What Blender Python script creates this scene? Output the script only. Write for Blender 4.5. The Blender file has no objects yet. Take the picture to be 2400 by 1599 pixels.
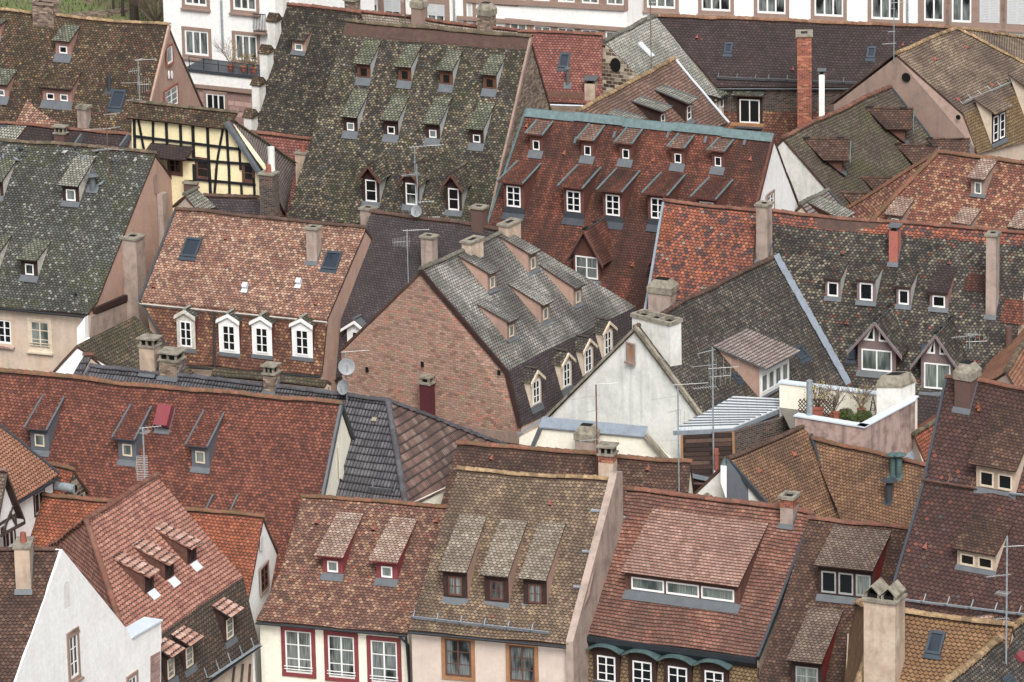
import bpy, math, random
from mathutils import Vector as V, Matrix, noise
random.seed(7)
C0 = bpy.context.scene
# ---------------------------------------------------------------- camera, world, sun, exposure
FPX = 12500.0; PITCH = 17.5; ROLL = -1.2
cam = bpy.data.cameras.new('camera'); camo = bpy.data.objects.new('camera', cam); C0.collection.objects.link(camo)
cam.sensor_width = 36; cam.lens = 36*FPX/2400; cam.clip_start = 1; cam.clip_end = 2000
CAM = V((0, 0, 85))
RM = Matrix.Rotation(math.radians(90-PITCH), 3, 'X') @ Matrix.Rotation(math.radians(ROLL), 3, 'Z')
camo.matrix_world = Matrix.Translation(CAM) @ RM.to_4x4()
C0.camera = camo
SUN_EL, SUN_AZ = 48.0, 172.0      # azimuth measured from +Y (away from the camera) towards +X
W = bpy.data.worlds.new('World'); C0.world = W; W.use_nodes = True
_nt = W.node_tree; _bg = _nt.nodes['Background']; _sk = _nt.nodes.new('ShaderNodeTexSky'); _sk.sky_type = 'NISHITA'
_sk.sun_disc = False; _sk.sun_elevation = math.radians(SUN_EL); _sk.sun_rotation = math.radians(SUN_AZ)
_sk.air_density = 1.0; _sk.dust_density = 5.0; _sk.ozone_density = 0.6
_hs = _nt.nodes.new('ShaderNodeHueSaturation'); _hs.inputs['Saturation'].default_value = 0.35
_nt.links.new(_sk.outputs[0], _hs.inputs['Color']); _nt.links.new(_hs.outputs[0], _bg.inputs[0]); _bg.inputs[1].default_value = 0.11
sl = bpy.data.lights.new('sun', 'SUN'); so = bpy.data.objects.new('sun', sl); C0.collection.objects.link(so)
sl.energy = 1.7; sl.angle = math.radians(32); sl.color = (1.0, 0.98, 0.95)
_e, _a = math.radians(SUN_EL), math.radians(SUN_AZ)
SD = V((math.sin(_a)*math.cos(_e), math.cos(_a)*math.cos(_e), math.sin(_e)))
so.rotation_euler = SD.to_track_quat('Z', 'Y').to_euler(); so.location = (0, 240, 80)
C0.view_settings.view_transform = 'Standard'; C0.view_settings.look = 'None'
C0.view_settings.gamma = 1; C0.view_settings.exposure = 0.8
# ---------------------------------------------------------------- geometry from sight lines
Z = V((0, 0, 1))
_OR = {1:(0,0),2:(600,0),3:(1200,0),4:(1800,0),5:(0,400),6:(600,400),7:(1200,400),8:(1800,400),9:(0,800),10:(600,800),
       11:(1200,800),12:(1800,800),13:(0,1199),14:(600,1199),15:(1200,1199),16:(1800,1199)}
def q(r, x, y):
    k = 2.24 if r == 16 else 3.92
    return (_OR[r][0]+x/k, _OR[r][1]+y/k)
def rd(p): return RM @ V(((p[0]-1200)/FPX, -(p[1]-799.5)/FPX, -1))
def atz(p, z):
    d = rd(p); return CAM + d*((z-CAM.z)/d.z)
def onp(p, O, N):
    d = rd(p); return CAM + d*((O-CAM).dot(N)/d.dot(N))
def prj(P):
    c = RM.transposed() @ (P-CAM); return (1200-FPX*c.x/c.z, 799.5+FPX*c.y/c.z)
def wob(P, amp=0.05):
    return V((0, 0, amp*1.1*noise.noise(P*0.3)+amp*0.6*noise.noise(P*0.9+V((9, 3, 1)))))
class Plane:
    "roof plane through O falling towards n (horizontal unit) at angle a (degrees); a=90 is a wall"
    def __init__(s, O, u, a, n=None):
        s.O = O; s.u = V((u.x, u.y, 0)).normalized(); s.a = a
        s.n = V((s.u.y, -s.u.x, 0)) if n is None else n
        t = math.radians(a); s.N = s.n*math.sin(t)+Z*math.cos(t); s.v = (Z*math.sin(t)-s.n*math.cos(t)); s.t = math.tan(t) if a < 89.9 else 1e9
    def at(s, p): return onp(p, s.O, s.N)
    def wall(s, P): return Plane(P, s.u, 90, s.n)
def solve(Rp, u, p):
    "the point seen at p that lies straight down the slope from Rp, and the angle of that slope"
    d = rd(p); E = CAM + d*((Rp-CAM).dot(u)/d.dot(u)); run = ((E-Rp)-Z*(E-Rp).z).length
    return E, math.degrees(math.atan2(Rp.z-E.z, run))
# ---------------------------------------------------------------- materials
SAT = 0.80
def col(h, k=1.0):
    h = h.lstrip('#'); o = []
    for i in (0, 2, 4):
        c = int(h[i:i+2], 16)/255; o.append((c/12.92 if c < .04045 else ((c+.055)/1.055)**2.4)*k)
    l = .3*o[0]+.55*o[1]+.15*o[2]; o = [l+(c-l)*SAT for c in o]
    return (*o, 1)
def tcol(h, k=1.0):
    'tile colour, pulled a little towards the palette greys the old clay has weathered to'
    c = col(h, k*.95); l = .3*c[0]+.55*c[1]+.15*c[2]; r_, g_, b_ = [l+(x-l)*.9 for x in c[:3]]; w_ = max(0, min(1, (r_-b_)/max(r_, 1e-4)*1.6-.25)); return (r_*1.04, g_*(1.04), b_*(1.04-.16*w_), 1)
class NB:
    def __init__(s, name):
        s.m = bpy.data.materials.new(name); s.m.use_nodes = True; s.nt = s.m.node_tree; s.n = s.nt.nodes; s.l = s.nt.links
        s.b = s.n['Principled BSDF']; s.b.inputs['Roughness'].default_value = .85; s.b.inputs['Specular IOR Level'].default_value = .25
    def put(s, sock, v):
        if isinstance(v, bpy.types.NodeSocket): s.l.new(v, sock)
        elif v is not None: sock.default_value = v
    def m_(s, op, a, b=None, c=None, clamp=False):
        n = s.n.new('ShaderNodeMath'); n.operation = op; n.use_clamp = clamp
        for i, v in enumerate((a, b, c)): s.put(n.inputs[i], v)
        return n.outputs[0]
    def uv(s):
        n = s.n.new('ShaderNodeUVMap'); return n.outputs[0]
    def sep(s, v):
        n = s.n.new('ShaderNodeSeparateXYZ'); s.put(n.inputs[0], v); return n.outputs
    def comb(s, x, y=0.0, z=0.0):
        n = s.n.new('ShaderNodeCombineXYZ'); s.put(n.inputs[0], x); s.put(n.inputs[1], y); s.put(n.inputs[2], z); return n.outputs[0]
    def mapv(s, v, sc, loc=(0, 0, 0)):
        n = s.n.new('ShaderNodeMapping'); s.put(n.inputs[0], v); n.inputs['Scale'].default_value = sc; n.inputs['Location'].default_value = loc; return n.outputs[0]
    def noise(s, v, sc, det=4, rough=.55):
        n = s.n.new('ShaderNodeTexNoise'); s.put(n.inputs['Vector'], v); n.inputs['Scale'].default_value = sc
        n.inputs['Detail'].default_value = det; n.inputs['Roughness'].default_value = rough; return n.outputs[0]
    def white(s, v):
        n = s.n.new('ShaderNodeTexWhiteNoise'); n.noise_dimensions = '3D'; s.put(n.inputs['Vector'], v); return n.outputs
    def ramp(s, f, stops, interp='LINEAR'):
        n = s.n.new('ShaderNodeValToRGB'); s.put(n.inputs[0], f); r = n.color_ramp; r.interpolation = interp
        while len(r.elements) < len(stops): r.elements.new(0.5)
        for e, (p, c) in zip(r.elements, stops): e.position = p; e.color = c
        return n.outputs[0]
    def mix(s, f, a, b, mode='MIX'):
        n = s.n.new('ShaderNodeMix'); n.data_type = 'RGBA'; n.blend_type = mode
        s.put(n.inputs[0], f); s.put(n.inputs[6], a); s.put(n.inputs[7], b); return n.outputs[2]
    def mr(s, v, a, b, c=0.0, d=1.0):
        n = s.n.new('ShaderNodeMapRange'); s.put(n.inputs[0], v); n.inputs[1].default_value = a; n.inputs[2].default_value = b
        n.inputs[3].default_value = c; n.inputs[4].default_value = d; return n.outputs[0]
    def bump(s, h, st=.5, dist=.02):
        n = s.n.new('ShaderNodeBump'); n.inputs['Strength'].default_value = st; n.inputs['Distance'].default_value = dist
        s.put(n.inputs['Height'], h); s.l.new(n.outputs[0], s.b.inputs['Normal'])
    def done(s, c): s.put(s.b.inputs['Base Color'], c); return s.m
def g(v): return (v, v, v, 1)
def tile(name, pal, w=.165, h=.13, joint_shade='#191412', jw=.44, arc=.5, moss=None, dirt=None, lich=None, streak=None, seed=0, rim=0.0, bri=1.0, var=.25, col_run=0.0, flat_=.38):
    "beaver-tail tiles: pal = [(hex, weight)...]; moss/dirt/lich/streak = (hex, amount 0-1)"
    b = NB(name); uv = b.sep(b.uv()); x, y = uv[0], uv[1]
    jit = b.noise(b.comb(x, y, seed), .6, 2); y = b.m_('ADD', y, b.m_('MULTIPLY', jit, .10))
    vv = b.m_('DIVIDE', y, h); row = b.m_('FLOOR', vv); fv = b.m_('SUBTRACT', vv, row)
    def cols(row):
        off = b.m_('MULTIPLY', b.m_('MODULO', b.m_('ABSOLUTE', row), 2.0), .5)
        xx = b.m_('ADD', b.m_('DIVIDE', x, w), off); c = b.m_('FLOOR', xx); return c, b.m_('SUBTRACT', b.m_('SUBTRACT', xx, c), .5)
    c1, f1 = cols(row); f2 = b.m_('MULTIPLY', f1, 2.0); ed = b.m_('MULTIPLY', b.m_('POWER', b.m_('ABSOLUTE', f2), 2.4), arc)
    below = b.m_('LESS_THAN', fv, ed); row2 = b.m_('SUBTRACT', row, below); c2, fu = cols(row2)
    id_ = b.comb(c2, row2, float(seed)+.5); wn = b.white(id_); r1 = wn[0]
    if col_run: r1 = b.m_('FRACT', b.m_('ADD', b.m_('MULTIPLY', r1, 1-col_run), b.m_('MULTIPLY', b.noise(b.comb(c2, row2, seed), .23, 2), 2.2*col_run)))
    tot = sum(p[1] for p in pal); acc = 0; st = []
    for hx, wt in pal: st.append((acc/tot, tcol(hx, bri))); acc += wt
    c = b.ramp(r1, st, 'CONSTANT'); mean = [sum(tcol(hx, bri)[i]*wt for hx, wt in pal)/tot for i in range(3)]+[1]
    c = b.mix(flat_, c, tuple(mean))
    v2 = b.white(b.comb(c2, row2, seed+7.7))[0]; c = b.mix(1.0, c, b.ramp(v2, [(0, g(1-var)), (1, g(1+var))]), 'MULTIPLY')
    P = b.comb(x, y, seed*3.1)
    fine = b.noise(P, 22, 3); c = b.mix(.8, c, b.ramp(fine, [(.3, g(.78)), (.7, g(1.18))]), 'MULTIPLY'); lowf = b.noise(P, 1.6, 4, .6); c = b.mix(.8, c, b.ramp(lowf, [(.35, g(.78)), (.65, g(1.16))]), 'MULTIPLY')
    if rim:
        ty = b.m_('SUBTRACT', b.m_('SUBTRACT', vv, row2), .75)
        rr = b.m_('ADD', b.m_('POWER', b.m_('MULTIPLY', fu, 2.0), 2.0), b.m_('POWER', b.m_('MULTIPLY', ty, 1.6), 2.0))
        k = b.mr(rr, .25, 1.0); c = b.mix(b.m_('MULTIPLY', k, rim), c, col(joint_shade, 1.3))
    if streak:
        s1 = b.noise(b.mapv(P, (1.3, .16, 1)), 1.0, 4); k = b.mr(s1, .46, .62, 0, streak[1]); c = b.mix(k, c, b.mix(.75, c, col(streak[0])))
    if dirt:
        s2 = b.noise(P, .3, 6, .66); k = b.mr(s2, .43, .60, 0, min(1, dirt[1]*1.25)); c = b.mix(k, c, b.mix(.8, c, col(dirt[0])))
    if moss:
        s3 = b.noise(P, .55, 6, .68); s4 = b.noise(P, 7.0, 3); k = b.m_('MULTIPLY', b.mr(s3, .46, .62), b.mr(s4, .40, .60, 0, moss[1])); c = b.mix(k, c, col(moss[0]))
    if lich:
        s5 = b.white(b.comb(c2, row2, seed+3.3))[0]; s6 = b.noise(P, 11, 2); k = b.m_('MULTIPLY', b.m_('GREATER_THAN', s5, 1-lich[1]), b.mr(s6, .46, .56)); c = b.mix(b.m_('MULTIPLY', k, .85), c, col(lich[0]))
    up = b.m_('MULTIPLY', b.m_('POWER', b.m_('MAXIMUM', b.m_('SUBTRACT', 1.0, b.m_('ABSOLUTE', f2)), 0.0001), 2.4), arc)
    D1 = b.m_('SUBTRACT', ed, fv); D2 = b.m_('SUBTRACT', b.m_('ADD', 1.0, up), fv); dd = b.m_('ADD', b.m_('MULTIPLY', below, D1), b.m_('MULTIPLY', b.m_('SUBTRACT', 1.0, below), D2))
    under = b.mr(dd, .16, jw, 1, 0)  # colour darkened under each tile's lower edge: painted contact shade with dirt
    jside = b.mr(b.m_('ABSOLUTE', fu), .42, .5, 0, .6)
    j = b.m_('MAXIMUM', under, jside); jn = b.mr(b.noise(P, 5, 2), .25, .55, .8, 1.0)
    c = b.mix(b.m_('MULTIPLY', j, jn), c, col(joint_shade))
    ht = b.m_('ADD', b.m_('MULTIPLY', b.m_('SUBTRACT', 1.0, b.m_('FRACT', b.m_('SUBTRACT', vv, ed))), 1.0), b.m_('MULTIPLY', v2, .45))
    b.bump(b.m_('SUBTRACT', ht, b.m_('MULTIPLY', j, .5)), .75, .022); b.b.inputs['Roughness'].default_value = .8
    return b.done(c)
def pantile(name, pal, w=.24, h=.34, joint_shade='#14110f', seed=0, dirt=None, bri=1.0):
    b = NB(name); uv = b.sep(b.uv()); x, y = uv[0], uv[1]; vv = b.m_('DIVIDE', y, h); row = b.m_('FLOOR', vv); fv = b.m_('SUBTRACT', vv, row)
    xx = b.m_('ADD', b.m_('DIVIDE', x, w), b.m_('MULTIPLY', b.m_('MODULO', b.m_('ABSOLUTE', row), 2.0), .5)); c1 = b.m_('FLOOR', xx); fu = b.m_('SUBTRACT', xx, c1)
    r1 = b.white(b.comb(c1, row, seed+.5))[0]; tot = sum(p[1] for p in pal); acc = 0; st = []
    for hx, wt in pal: st.append((acc/tot, col(hx, bri))); acc += wt
    c = b.ramp(r1, st, 'CONSTANT'); P = b.comb(x, y, seed*3.1); c = b.mix(.7, c, b.ramp(b.noise(P, 14, 3), [(.3, g(.7)), (.7, g(1.25))]), 'MULTIPLY')
    if dirt: c = b.mix(b.mr(b.noise(P, .4, 5, .6), .42, .64, 0, dirt[1]), c, col(dirt[0]))
    wave = b.m_('MULTIPLY', b.m_('SINE', b.m_('MULTIPLY', fu, 2*math.pi*2)), .5)
    gro = b.mr(b.m_('ABSOLUTE', b.m_('SUBTRACT', b.m_('FRACT', b.m_('MULTIPLY', fu, 2.0)), .5)), .36, .5, 0, .75)
    j = b.m_('MAXIMUM', b.mr(fv, .08, .34, 1, 0), gro); c = b.mix(j, c, col(joint_shade))
    b.bump(b.m_('ADD', b.m_('SUBTRACT', 1.0, fv), wave), 1.0, .04); b.b.inputs['Roughness'].default_value = .55; return b.done(c)
def plaster(name, hx, dark='#6b5a50', amt=.35, bri=1.0, sc=.8, st=.3, lift=None):
    b = NB(name); tc = b.n.new('ShaderNodeTexCoord').outputs['Object']; c = col(hx, bri)
    n1 = b.noise(tc, sc, 6, .65); n2 = b.noise(b.mapv(tc, (2.2, 2.2, .25)), 1.2, 4); n3 = b.noise(tc, 6.0, 4)
    c = b.mix(b.mr(n1, .45, .75, 0, amt), c, col(dark)); c = b.mix(b.mr(n2, .5, .75, 0, amt*.8), c, col(dark))
    if lift: c = b.mix(b.mr(b.noise(b.mapv(tc, (1, 1, 1), (7, 1, 3)), .6, 5, .7), .5, .66, 0, lift[1]), c, col(lift[0]))
    c = b.mix(.6, c, b.ramp(n3, [(.3, g(.86)), (.7, g(1.1))]), 'MULTIPLY'); b.bump(n3, st, .02); return b.done(c)
def brick(name, pal, mortar='#b0a390', w=.25, h=.085, dirt=('#5a4636', .5), seed=0, bri=1.0):
    b = NB(name); uv = b.sep(b.uv()); x, y = uv[0], uv[1]; vv = b.m_('DIVIDE', y, h); row = b.m_('FLOOR', vv); fv = b.m_('SUBTRACT', vv, row)
    xx = b.m_('ADD', b.m_('DIVIDE', x, w), b.m_('MULTIPLY', b.m_('MODULO', b.m_('ABSOLUTE', row), 2.0), .5)); c1 = b.m_('FLOOR', xx); fu = b.m_('SUBTRACT', xx, c1)
    r1 = b.white(b.comb(c1, row, seed+.5))[0]; tot = sum(p[1] for p in pal); acc = 0; st = []
    for hx, wt in pal: st.append((acc/tot, col(hx, bri))); acc += wt
    c = b.ramp(r1, st, 'CONSTANT'); P = b.comb(x, y, seed*3.1)
    c = b.mix(b.mr(b.noise(P, .6, 5, .65), .42, .65, 0, dirt[1]), c, b.mix(.6, c, col(dirt[0]))); c = b.mix(.7, c, b.ramp(b.noise(P, 9, 4), [(.3, g(.7)), (.7, g(1.2))]), 'MULTIPLY')
    j = b.m_('MAXIMUM', b.mr(b.m_('ABSOLUTE', b.m_('SUBTRACT', fv, .5)), .36, .46), b.mr(b.m_('ABSOLUTE', b.m_('SUBTRACT', fu, .5)), .44, .48))
    c = b.mix(b.m_('MULTIPLY', j, .8), c, col(mortar)); b.bump(b.m_('SUBTRACT', 1.0, j), .5, .015); return b.done(c)
def flat(name, hx, rough=.7, metal=0.0, spec=.3, bri=1.0, n=.18, sc=3.0):
    b = NB(name); b.b.inputs['Roughness'].default_value = rough; b.b.inputs['Metallic'].default_value = metal; b.b.inputs['Specular IOR Level'].default_value = spec
    tc = b.n.new('ShaderNodeTexCoord').outputs['Object']; k = b.noise(tc, sc, 5, .65); k2 = b.noise(tc, sc*7, 3)
    c = b.mix(1.0, col(hx, bri), b.ramp(k, [(.3, g(1-n)), (.7, g(1+n))]), 'MULTIPLY'); c = b.mix(1.0, c, b.ramp(k2, [(.3, g(1-n*.6)), (.7, g(1+n*.6))]), 'MULTIPLY'); b.bump(k2, .15, .01); return b.done(c)
def glassm(name, hx, curtain=None, seed=0):
    b = NB(name); b.b.inputs['Roughness'].default_value = .08; b.b.inputs['Specular IOR Level'].default_value = .6
    c = col(hx)
    if curtain:
        uv = b.uv(); k = b.noise(b.mapv(uv, (1, .04, 1), (seed, 0, 0)), 26, 2); s = b.noise(b.mapv(uv, (1, .3, 1), (seed, 3, 0)), 1.6, 2)
        c = b.mix(b.m_('MULTIPLY', b.mr(k, .38, .62, .35, 1), b.mr(s, .38, .52)), c, col(curtain)); b.b.inputs['Roughness'].default_value = .2
    return b.done(c)
M = {}
def mat(k): return M[k]
# ---------------------------------------------------------------- meshes
class MB:
    def __init__(s): s.v = []; s.f = []; s.m = []; s.uv = []
    def face(s, pts, mi=0, uv=None):
        i = len(s.v); s.v += [V(p) for p in pts]; s.f.append(tuple(range(i, i+len(pts)))); s.m.append(mi)
        if uv is None:
            n = V((0, 0, 0))
            for a in range(1, len(pts)-1): n += (V(pts[a])-V(pts[0])).cross(V(pts[a+1])-V(pts[0]))
            n = n.normalized() if n.length > 1e-9 else Z
            u = Z.cross(n); u = V((1, 0, 0)) if u.length < .05 else u.normalized(); w = n.cross(u)
            uv = [(V(p).dot(u), V(p).dot(w)) for p in pts]
        s.uv += uv
    def box(s, O, a, b, c, mi=0):
        "box from corner O along vectors a, b, c"
        p = [O, O+a, O+a+b, O+b, O+c, O+a+c, O+a+b+c, O+b+c]
        fl = ((3, 2, 1, 0), (4, 5, 6, 7), (0, 1, 5, 4), (1, 2, 6, 5), (2, 3, 7, 6), (3, 0, 4, 7))
        rev = a.cross(b).dot(c) < 0
        for f in fl: s.face([p[i] for i in (f[::-1] if rev else f)], mi)
    def cbox(s, P, u, w, d, h, mi=0, dz=0):
        "upright box centred on P in plan; u horizontal direction"
        n = V((u.y, -u.x, 0)); s.box(P-u*w/2-n*d/2+Z*dz, u*w, n*d, Z*h, mi)
    def prism(s, pts, off, mi=0, mi2=None):
        "polygon pts extruded by off"
        n = len(pts); q2 = [p+off for p in pts]; nn = V((0, 0, 0))
        for a in range(1, n-1): nn += (pts[a]-pts[0]).cross(pts[a+1]-pts[0])
        if nn.dot(off) > 0: pts, q2 = pts[::-1], q2[::-1]
        s.face(pts, mi); s.face(q2[::-1], mi if mi2 is None else mi2)
        for i in range(n):
            j = (i+1) % n; s.face([pts[j], pts[i], q2[i], q2[j]], mi if mi2 is None else mi2)
    def tube(s, A, B, r, r2=None, seg=8, mi=0, cap=True):
        r2 = r if r2 is None else r2; d = (B-A).normalized(); x = d.cross(Z); x = V((1, 0, 0)) if x.length < .01 else x.normalized(); y = d.cross(x)
        ra = [A+(x*math.cos(t)+y*math.sin(t))*r for t in [2*math.pi*i/seg for i in range(seg)]]; rb = [B+(x*math.cos(t)+y*math.sin(t))*r2 for t in [2*math.pi*i/seg for i in range(seg)]]
        for i in range(seg):
            j = (i+1) % seg; s.face([ra[j], ra[i], rb[i], rb[j]], mi)
        if cap: s.face(ra, mi); s.face(rb[::-1], mi)
    def build(s, name, mats, parent, smooth=False):
        loc = WL(parent) if parent else V((0, 0, 0))
        me = bpy.data.meshes.new(name); me.from_pydata([tuple(p-loc) for p in s.v], [], s.f)
        for m in (mats if isinstance(mats, (list, tuple)) else [mats]): me.materials.append(M[m] if isinstance(m, str) else m)
        me.polygons.foreach_set('material_index', s.m)
        ul = me.uv_layers.new(name='UVMap'); ul.data.foreach_set('uv', [c for t in s.uv for c in t[:2]])
        if smooth: me.polygons.foreach_set('use_smooth', [True]*len(s.f))
        me.update(); o = bpy.data.objects.new(name, me); C0.collection.objects.link(o)
        if parent: o.parent = parent
        return o
_wl = {}
def WL(o):
    while o.parent: o = o.parent
    return _wl.get(o.name, V((0, 0, 0)))
def thing(name, label, cat, loc, group=None):
    o = bpy.data.objects.new(name, None); C0.collection.objects.link(o); o.location = loc; o.empty_display_size = .5
    o['label'] = label; o['category'] = cat
    if group: o['group'] = group
    _wl[o.name] = V(loc); return o
def tag(o, label, cat, group=None, kind=None):
    if label: o['label'] = label
    if cat: o['category'] = cat
    if group: o['group'] = group
    if kind: o['kind'] = kind
    return o
def roofgrid(mb, TL, TR, BR, BL, mi=0, th=.10, step=.7, mi_edge=1, amp=.05, fade=0):
    "sagging tiled slab; corners seen from outside, top edge first"
    nu = max(2, int(max((TR-TL).length, (BR-BL).length)/step)); nv = max(2, int(max((BL-TL).length, (BR-TR).length)/step))
    n = (TR-TL).cross(BL-TL)
    if n.length < 1e-6: n = (BR-TL).cross(BL-TL)
    n = -n.normalized() if n.z > 0 else n.normalized(); n = n if n.z > 0 else -n
    u = Z.cross(n); u = u.normalized() if u.length > .01 else (TR-TL).normalized(); v = n.cross(u)
    G = []; U = []
    for j in range(nv+1):
        for i in range(nu+1):
            a, b = i/nu, j/nv; p = (TL*(1-a)+TR*a)*(1-b)+(BL*(1-a)+BR*a)*b; U.append((p.dot(u), p.dot(v))); G.append(p+wob(p, amp))
    I = lambda i, j: j*(nu+1)+i
    for j in range(nv):
        for i in range(nu):
            k = (I(i, j), I(i, j+1), I(i+1, j+1), I(i+1, j)); pts = [G[t] for t in k]
            if (pts[1]-pts[0]).cross(pts[2]-pts[0]).dot(n) < 0: k = k[::-1]
            mb.face([G[t] for t in k], mi, [U[t] for t in k])
    ring = [I(i, 0) for i in range(nu+1)]+[I(nu, j) for j in range(1, nv+1)]+[I(i, nv) for i in range(nu-1, -1, -1)]+[I(0, j) for j in range(nv-1, 0, -1)]
    for a in range(len(ring)):
        p, p2 = G[ring[a]], G[ring[(a+1) % len(ring)]]
        if (p-p2).length > 1e-5: mb.face([p, p2, p2-n*th, p-n*th], mi_edge)
    cs = [TL, TR, BR, BL]; mb.face([c+wob(c, amp)-n*th for c in cs], mi_edge)
def ridgecaps(mb, A, B, r=.12, L=.38, up=.03, amp=.05, mi=0):
    d = B-A; n = max(1, int(d.length/L)); e = d.normalized(); x = e.cross(Z).normalized(); y = x.cross(e)
    for i in range(n):
        p = A+d*(i/n); p2 = A+d*((i+1.12)/n); p = p+wob(p, amp)+y*up; p2 = p2+wob(p2, amp)+y*(up-.012)
        rr = r*random.uniform(.92, 1.08); ra, rb = rr*1.12, rr*.92; dz = random.uniform(-.008, .008)
        A1 = [p+x*math.cos(t)*ra+y*(math.sin(t)*ra*.9+dz) for t in [math.pi*k/6 for k in range(7)]]; B1 = [p2+x*math.cos(t)*rb+y*(math.sin(t)*rb*.9+dz) for t in [math.pi*k/6 for k in range(7)]]
        uvc = (i+.5, .5)
        for k in range(6): mb.face([A1[k], A1[k+1], B1[k+1], B1[k]], mi, [uvc]*4)
        mb.face(A1[::-1], mi, [uvc]*7); mb.face([A1[0]-y*.06, A1[6]-y*.06, A1[6], A1[0]], mi, [uvc]*4)
def ridgemat(name, pal, moss=None, bri=1.0):
    b = NB(name); uv = b.sep(b.uv()); r1 = b.white(b.comb(b.m_('FLOOR', uv[0]), 0.0, .5))[0]; tot = sum(p[1] for p in pal); acc = 0; st = []
    for hx, wt in pal: st.append((acc/tot, tcol(hx, bri*.85))); acc += wt
    c = b.ramp(r1, st, 'CONSTANT'); tc = b.n.new('ShaderNodeTexCoord').outputs['Object']; c = b.mix(.8, c, b.ramp(b.noise(tc, 9, 4), [(.3, g(.65)), (.7, g(1.3))]), 'MULTIPLY')
    if moss: c = b.mix(b.mr(b.noise(tc, 5, 4), .42, .58, 0, moss[1]), c, col(moss[0]))
    return b.done(c)
# ---------------------------------------------------------------- windows, dormers, chimneys
class House:
    def __init__(s, label, cat='house', name='town_house', loc=None, group=None):
        s.r = thing(name, label, cat, loc, group); s.pl = []
def dims(pl, c, w, h):
    "pixel width/height at c on a wall plane to metres"
    a, b = pl.at((c[0]-w/2, c[1])), pl.at((c[0]+w/2, c[1])); t, d = pl.at((c[0], c[1]-h/2)), pl.at((c[0], c[1]+h/2))
    return abs((b-a).dot(pl.u)), abs((t-d).z)
def window(parent, P, u, n, w, h, frame='w_white', glass='glass', cols=2, rows=1, casing=None, cw=.14, sill=None, arch=False, depth=.10, fw=.07, shutter=None, name='window', bars=0, out=.0, key=None):
    "window centred at P on a wall facing n; the frame sits in its casing"
    P = P+n*out; a = MB(); x0 = -w/2; z0 = -h/2
    def bx(m, x, z, ww, hh, d0, d1, mi=0): m.box(P+u*x+Z*z+n*d0, u*ww, Z*hh, n*(d1-d0), mi)
    mats = [frame]
    if casing:
        mats.append(casing); c = MB()
        bx(a, x0-cw, z0, cw, h, .0, .05, 1); bx(a, -x0, z0, cw, h, .0, .05, 1)
        bx(a, x0-cw, z0-cw, w+2*cw, cw, .0, .06, 1); bx(a, x0-cw, -z0, w+2*cw, cw, .0, .06, 1)
    if sill:
        mats.append(sill); k = len(mats)-1; bx(a, x0-cw*1.25, z0-(cw if casing else 0)-.09, w+2.5*cw, .09, .0, .17, k)
    bx(a, x0, z0, fw, h, 0, .03); bx(a, -x0-fw, z0, fw, h, 0, .03); bx(a, x0+fw, z0, w-2*fw, fw*1.3, 0, .03); bx(a, x0+fw, -z0-fw, w-2*fw, fw, 0, .03)
    iw = w-2*fw
    for i in range(1, cols): bx(a, x0+fw+iw*i/cols-fw*.5, z0+fw, fw, h-2*fw, 0, .028)
    for j in range(1, rows): bx(a, x0+fw, z0+h*j/rows-.017, iw, .034, 0, .022)
    for j in range(bars): bx(a, x0-.05, z0+.16+j*.12, w+.1, .03, .09, .12)
    if arch:
        N_ = 8; R = w/2; k = len(mats); mats.append(arch)
        for sgn in (-1, 1):
            pts = [P+u*(sgn*R)+Z*(-z0)+n*.0]+[P+u*(sgn*R*math.cos(t))+Z*(-z0-R*.75+R*.75*math.sin(t)) for t in [math.pi/2*i/N_ for i in range(N_+1)]]
            a.prism(pts, n*.04, k)
    o = a.build(name, mats, parent)
    gl = MB(); gp = [P+u*x0+Z*z0+n*.008, P-u*x0+Z*z0+n*.008, P-u*x0-Z*z0+n*.008, P+u*x0-Z*z0+n*.008]; of = random.random()*50
    gl.face(gp, 0, [(of, of), (of+w, of), (of+w, of+h), (of, of+h)])
    par = o
    if parent.parent is not None: par = parent
    gl.build('window_pane', glass, par); return o
GL = ['glass', 'glass', 'glass_c', 'glass_c2']
def wwin(H, pl, c, wpx, hpx, **k):
    P = pl.at(c); w, h = dims(pl, c, wpx, hpx)
    k.setdefault('glass', random.choice(GL)); return window(H.r, P, pl.u, pl.n, w, h, **k)
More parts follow.
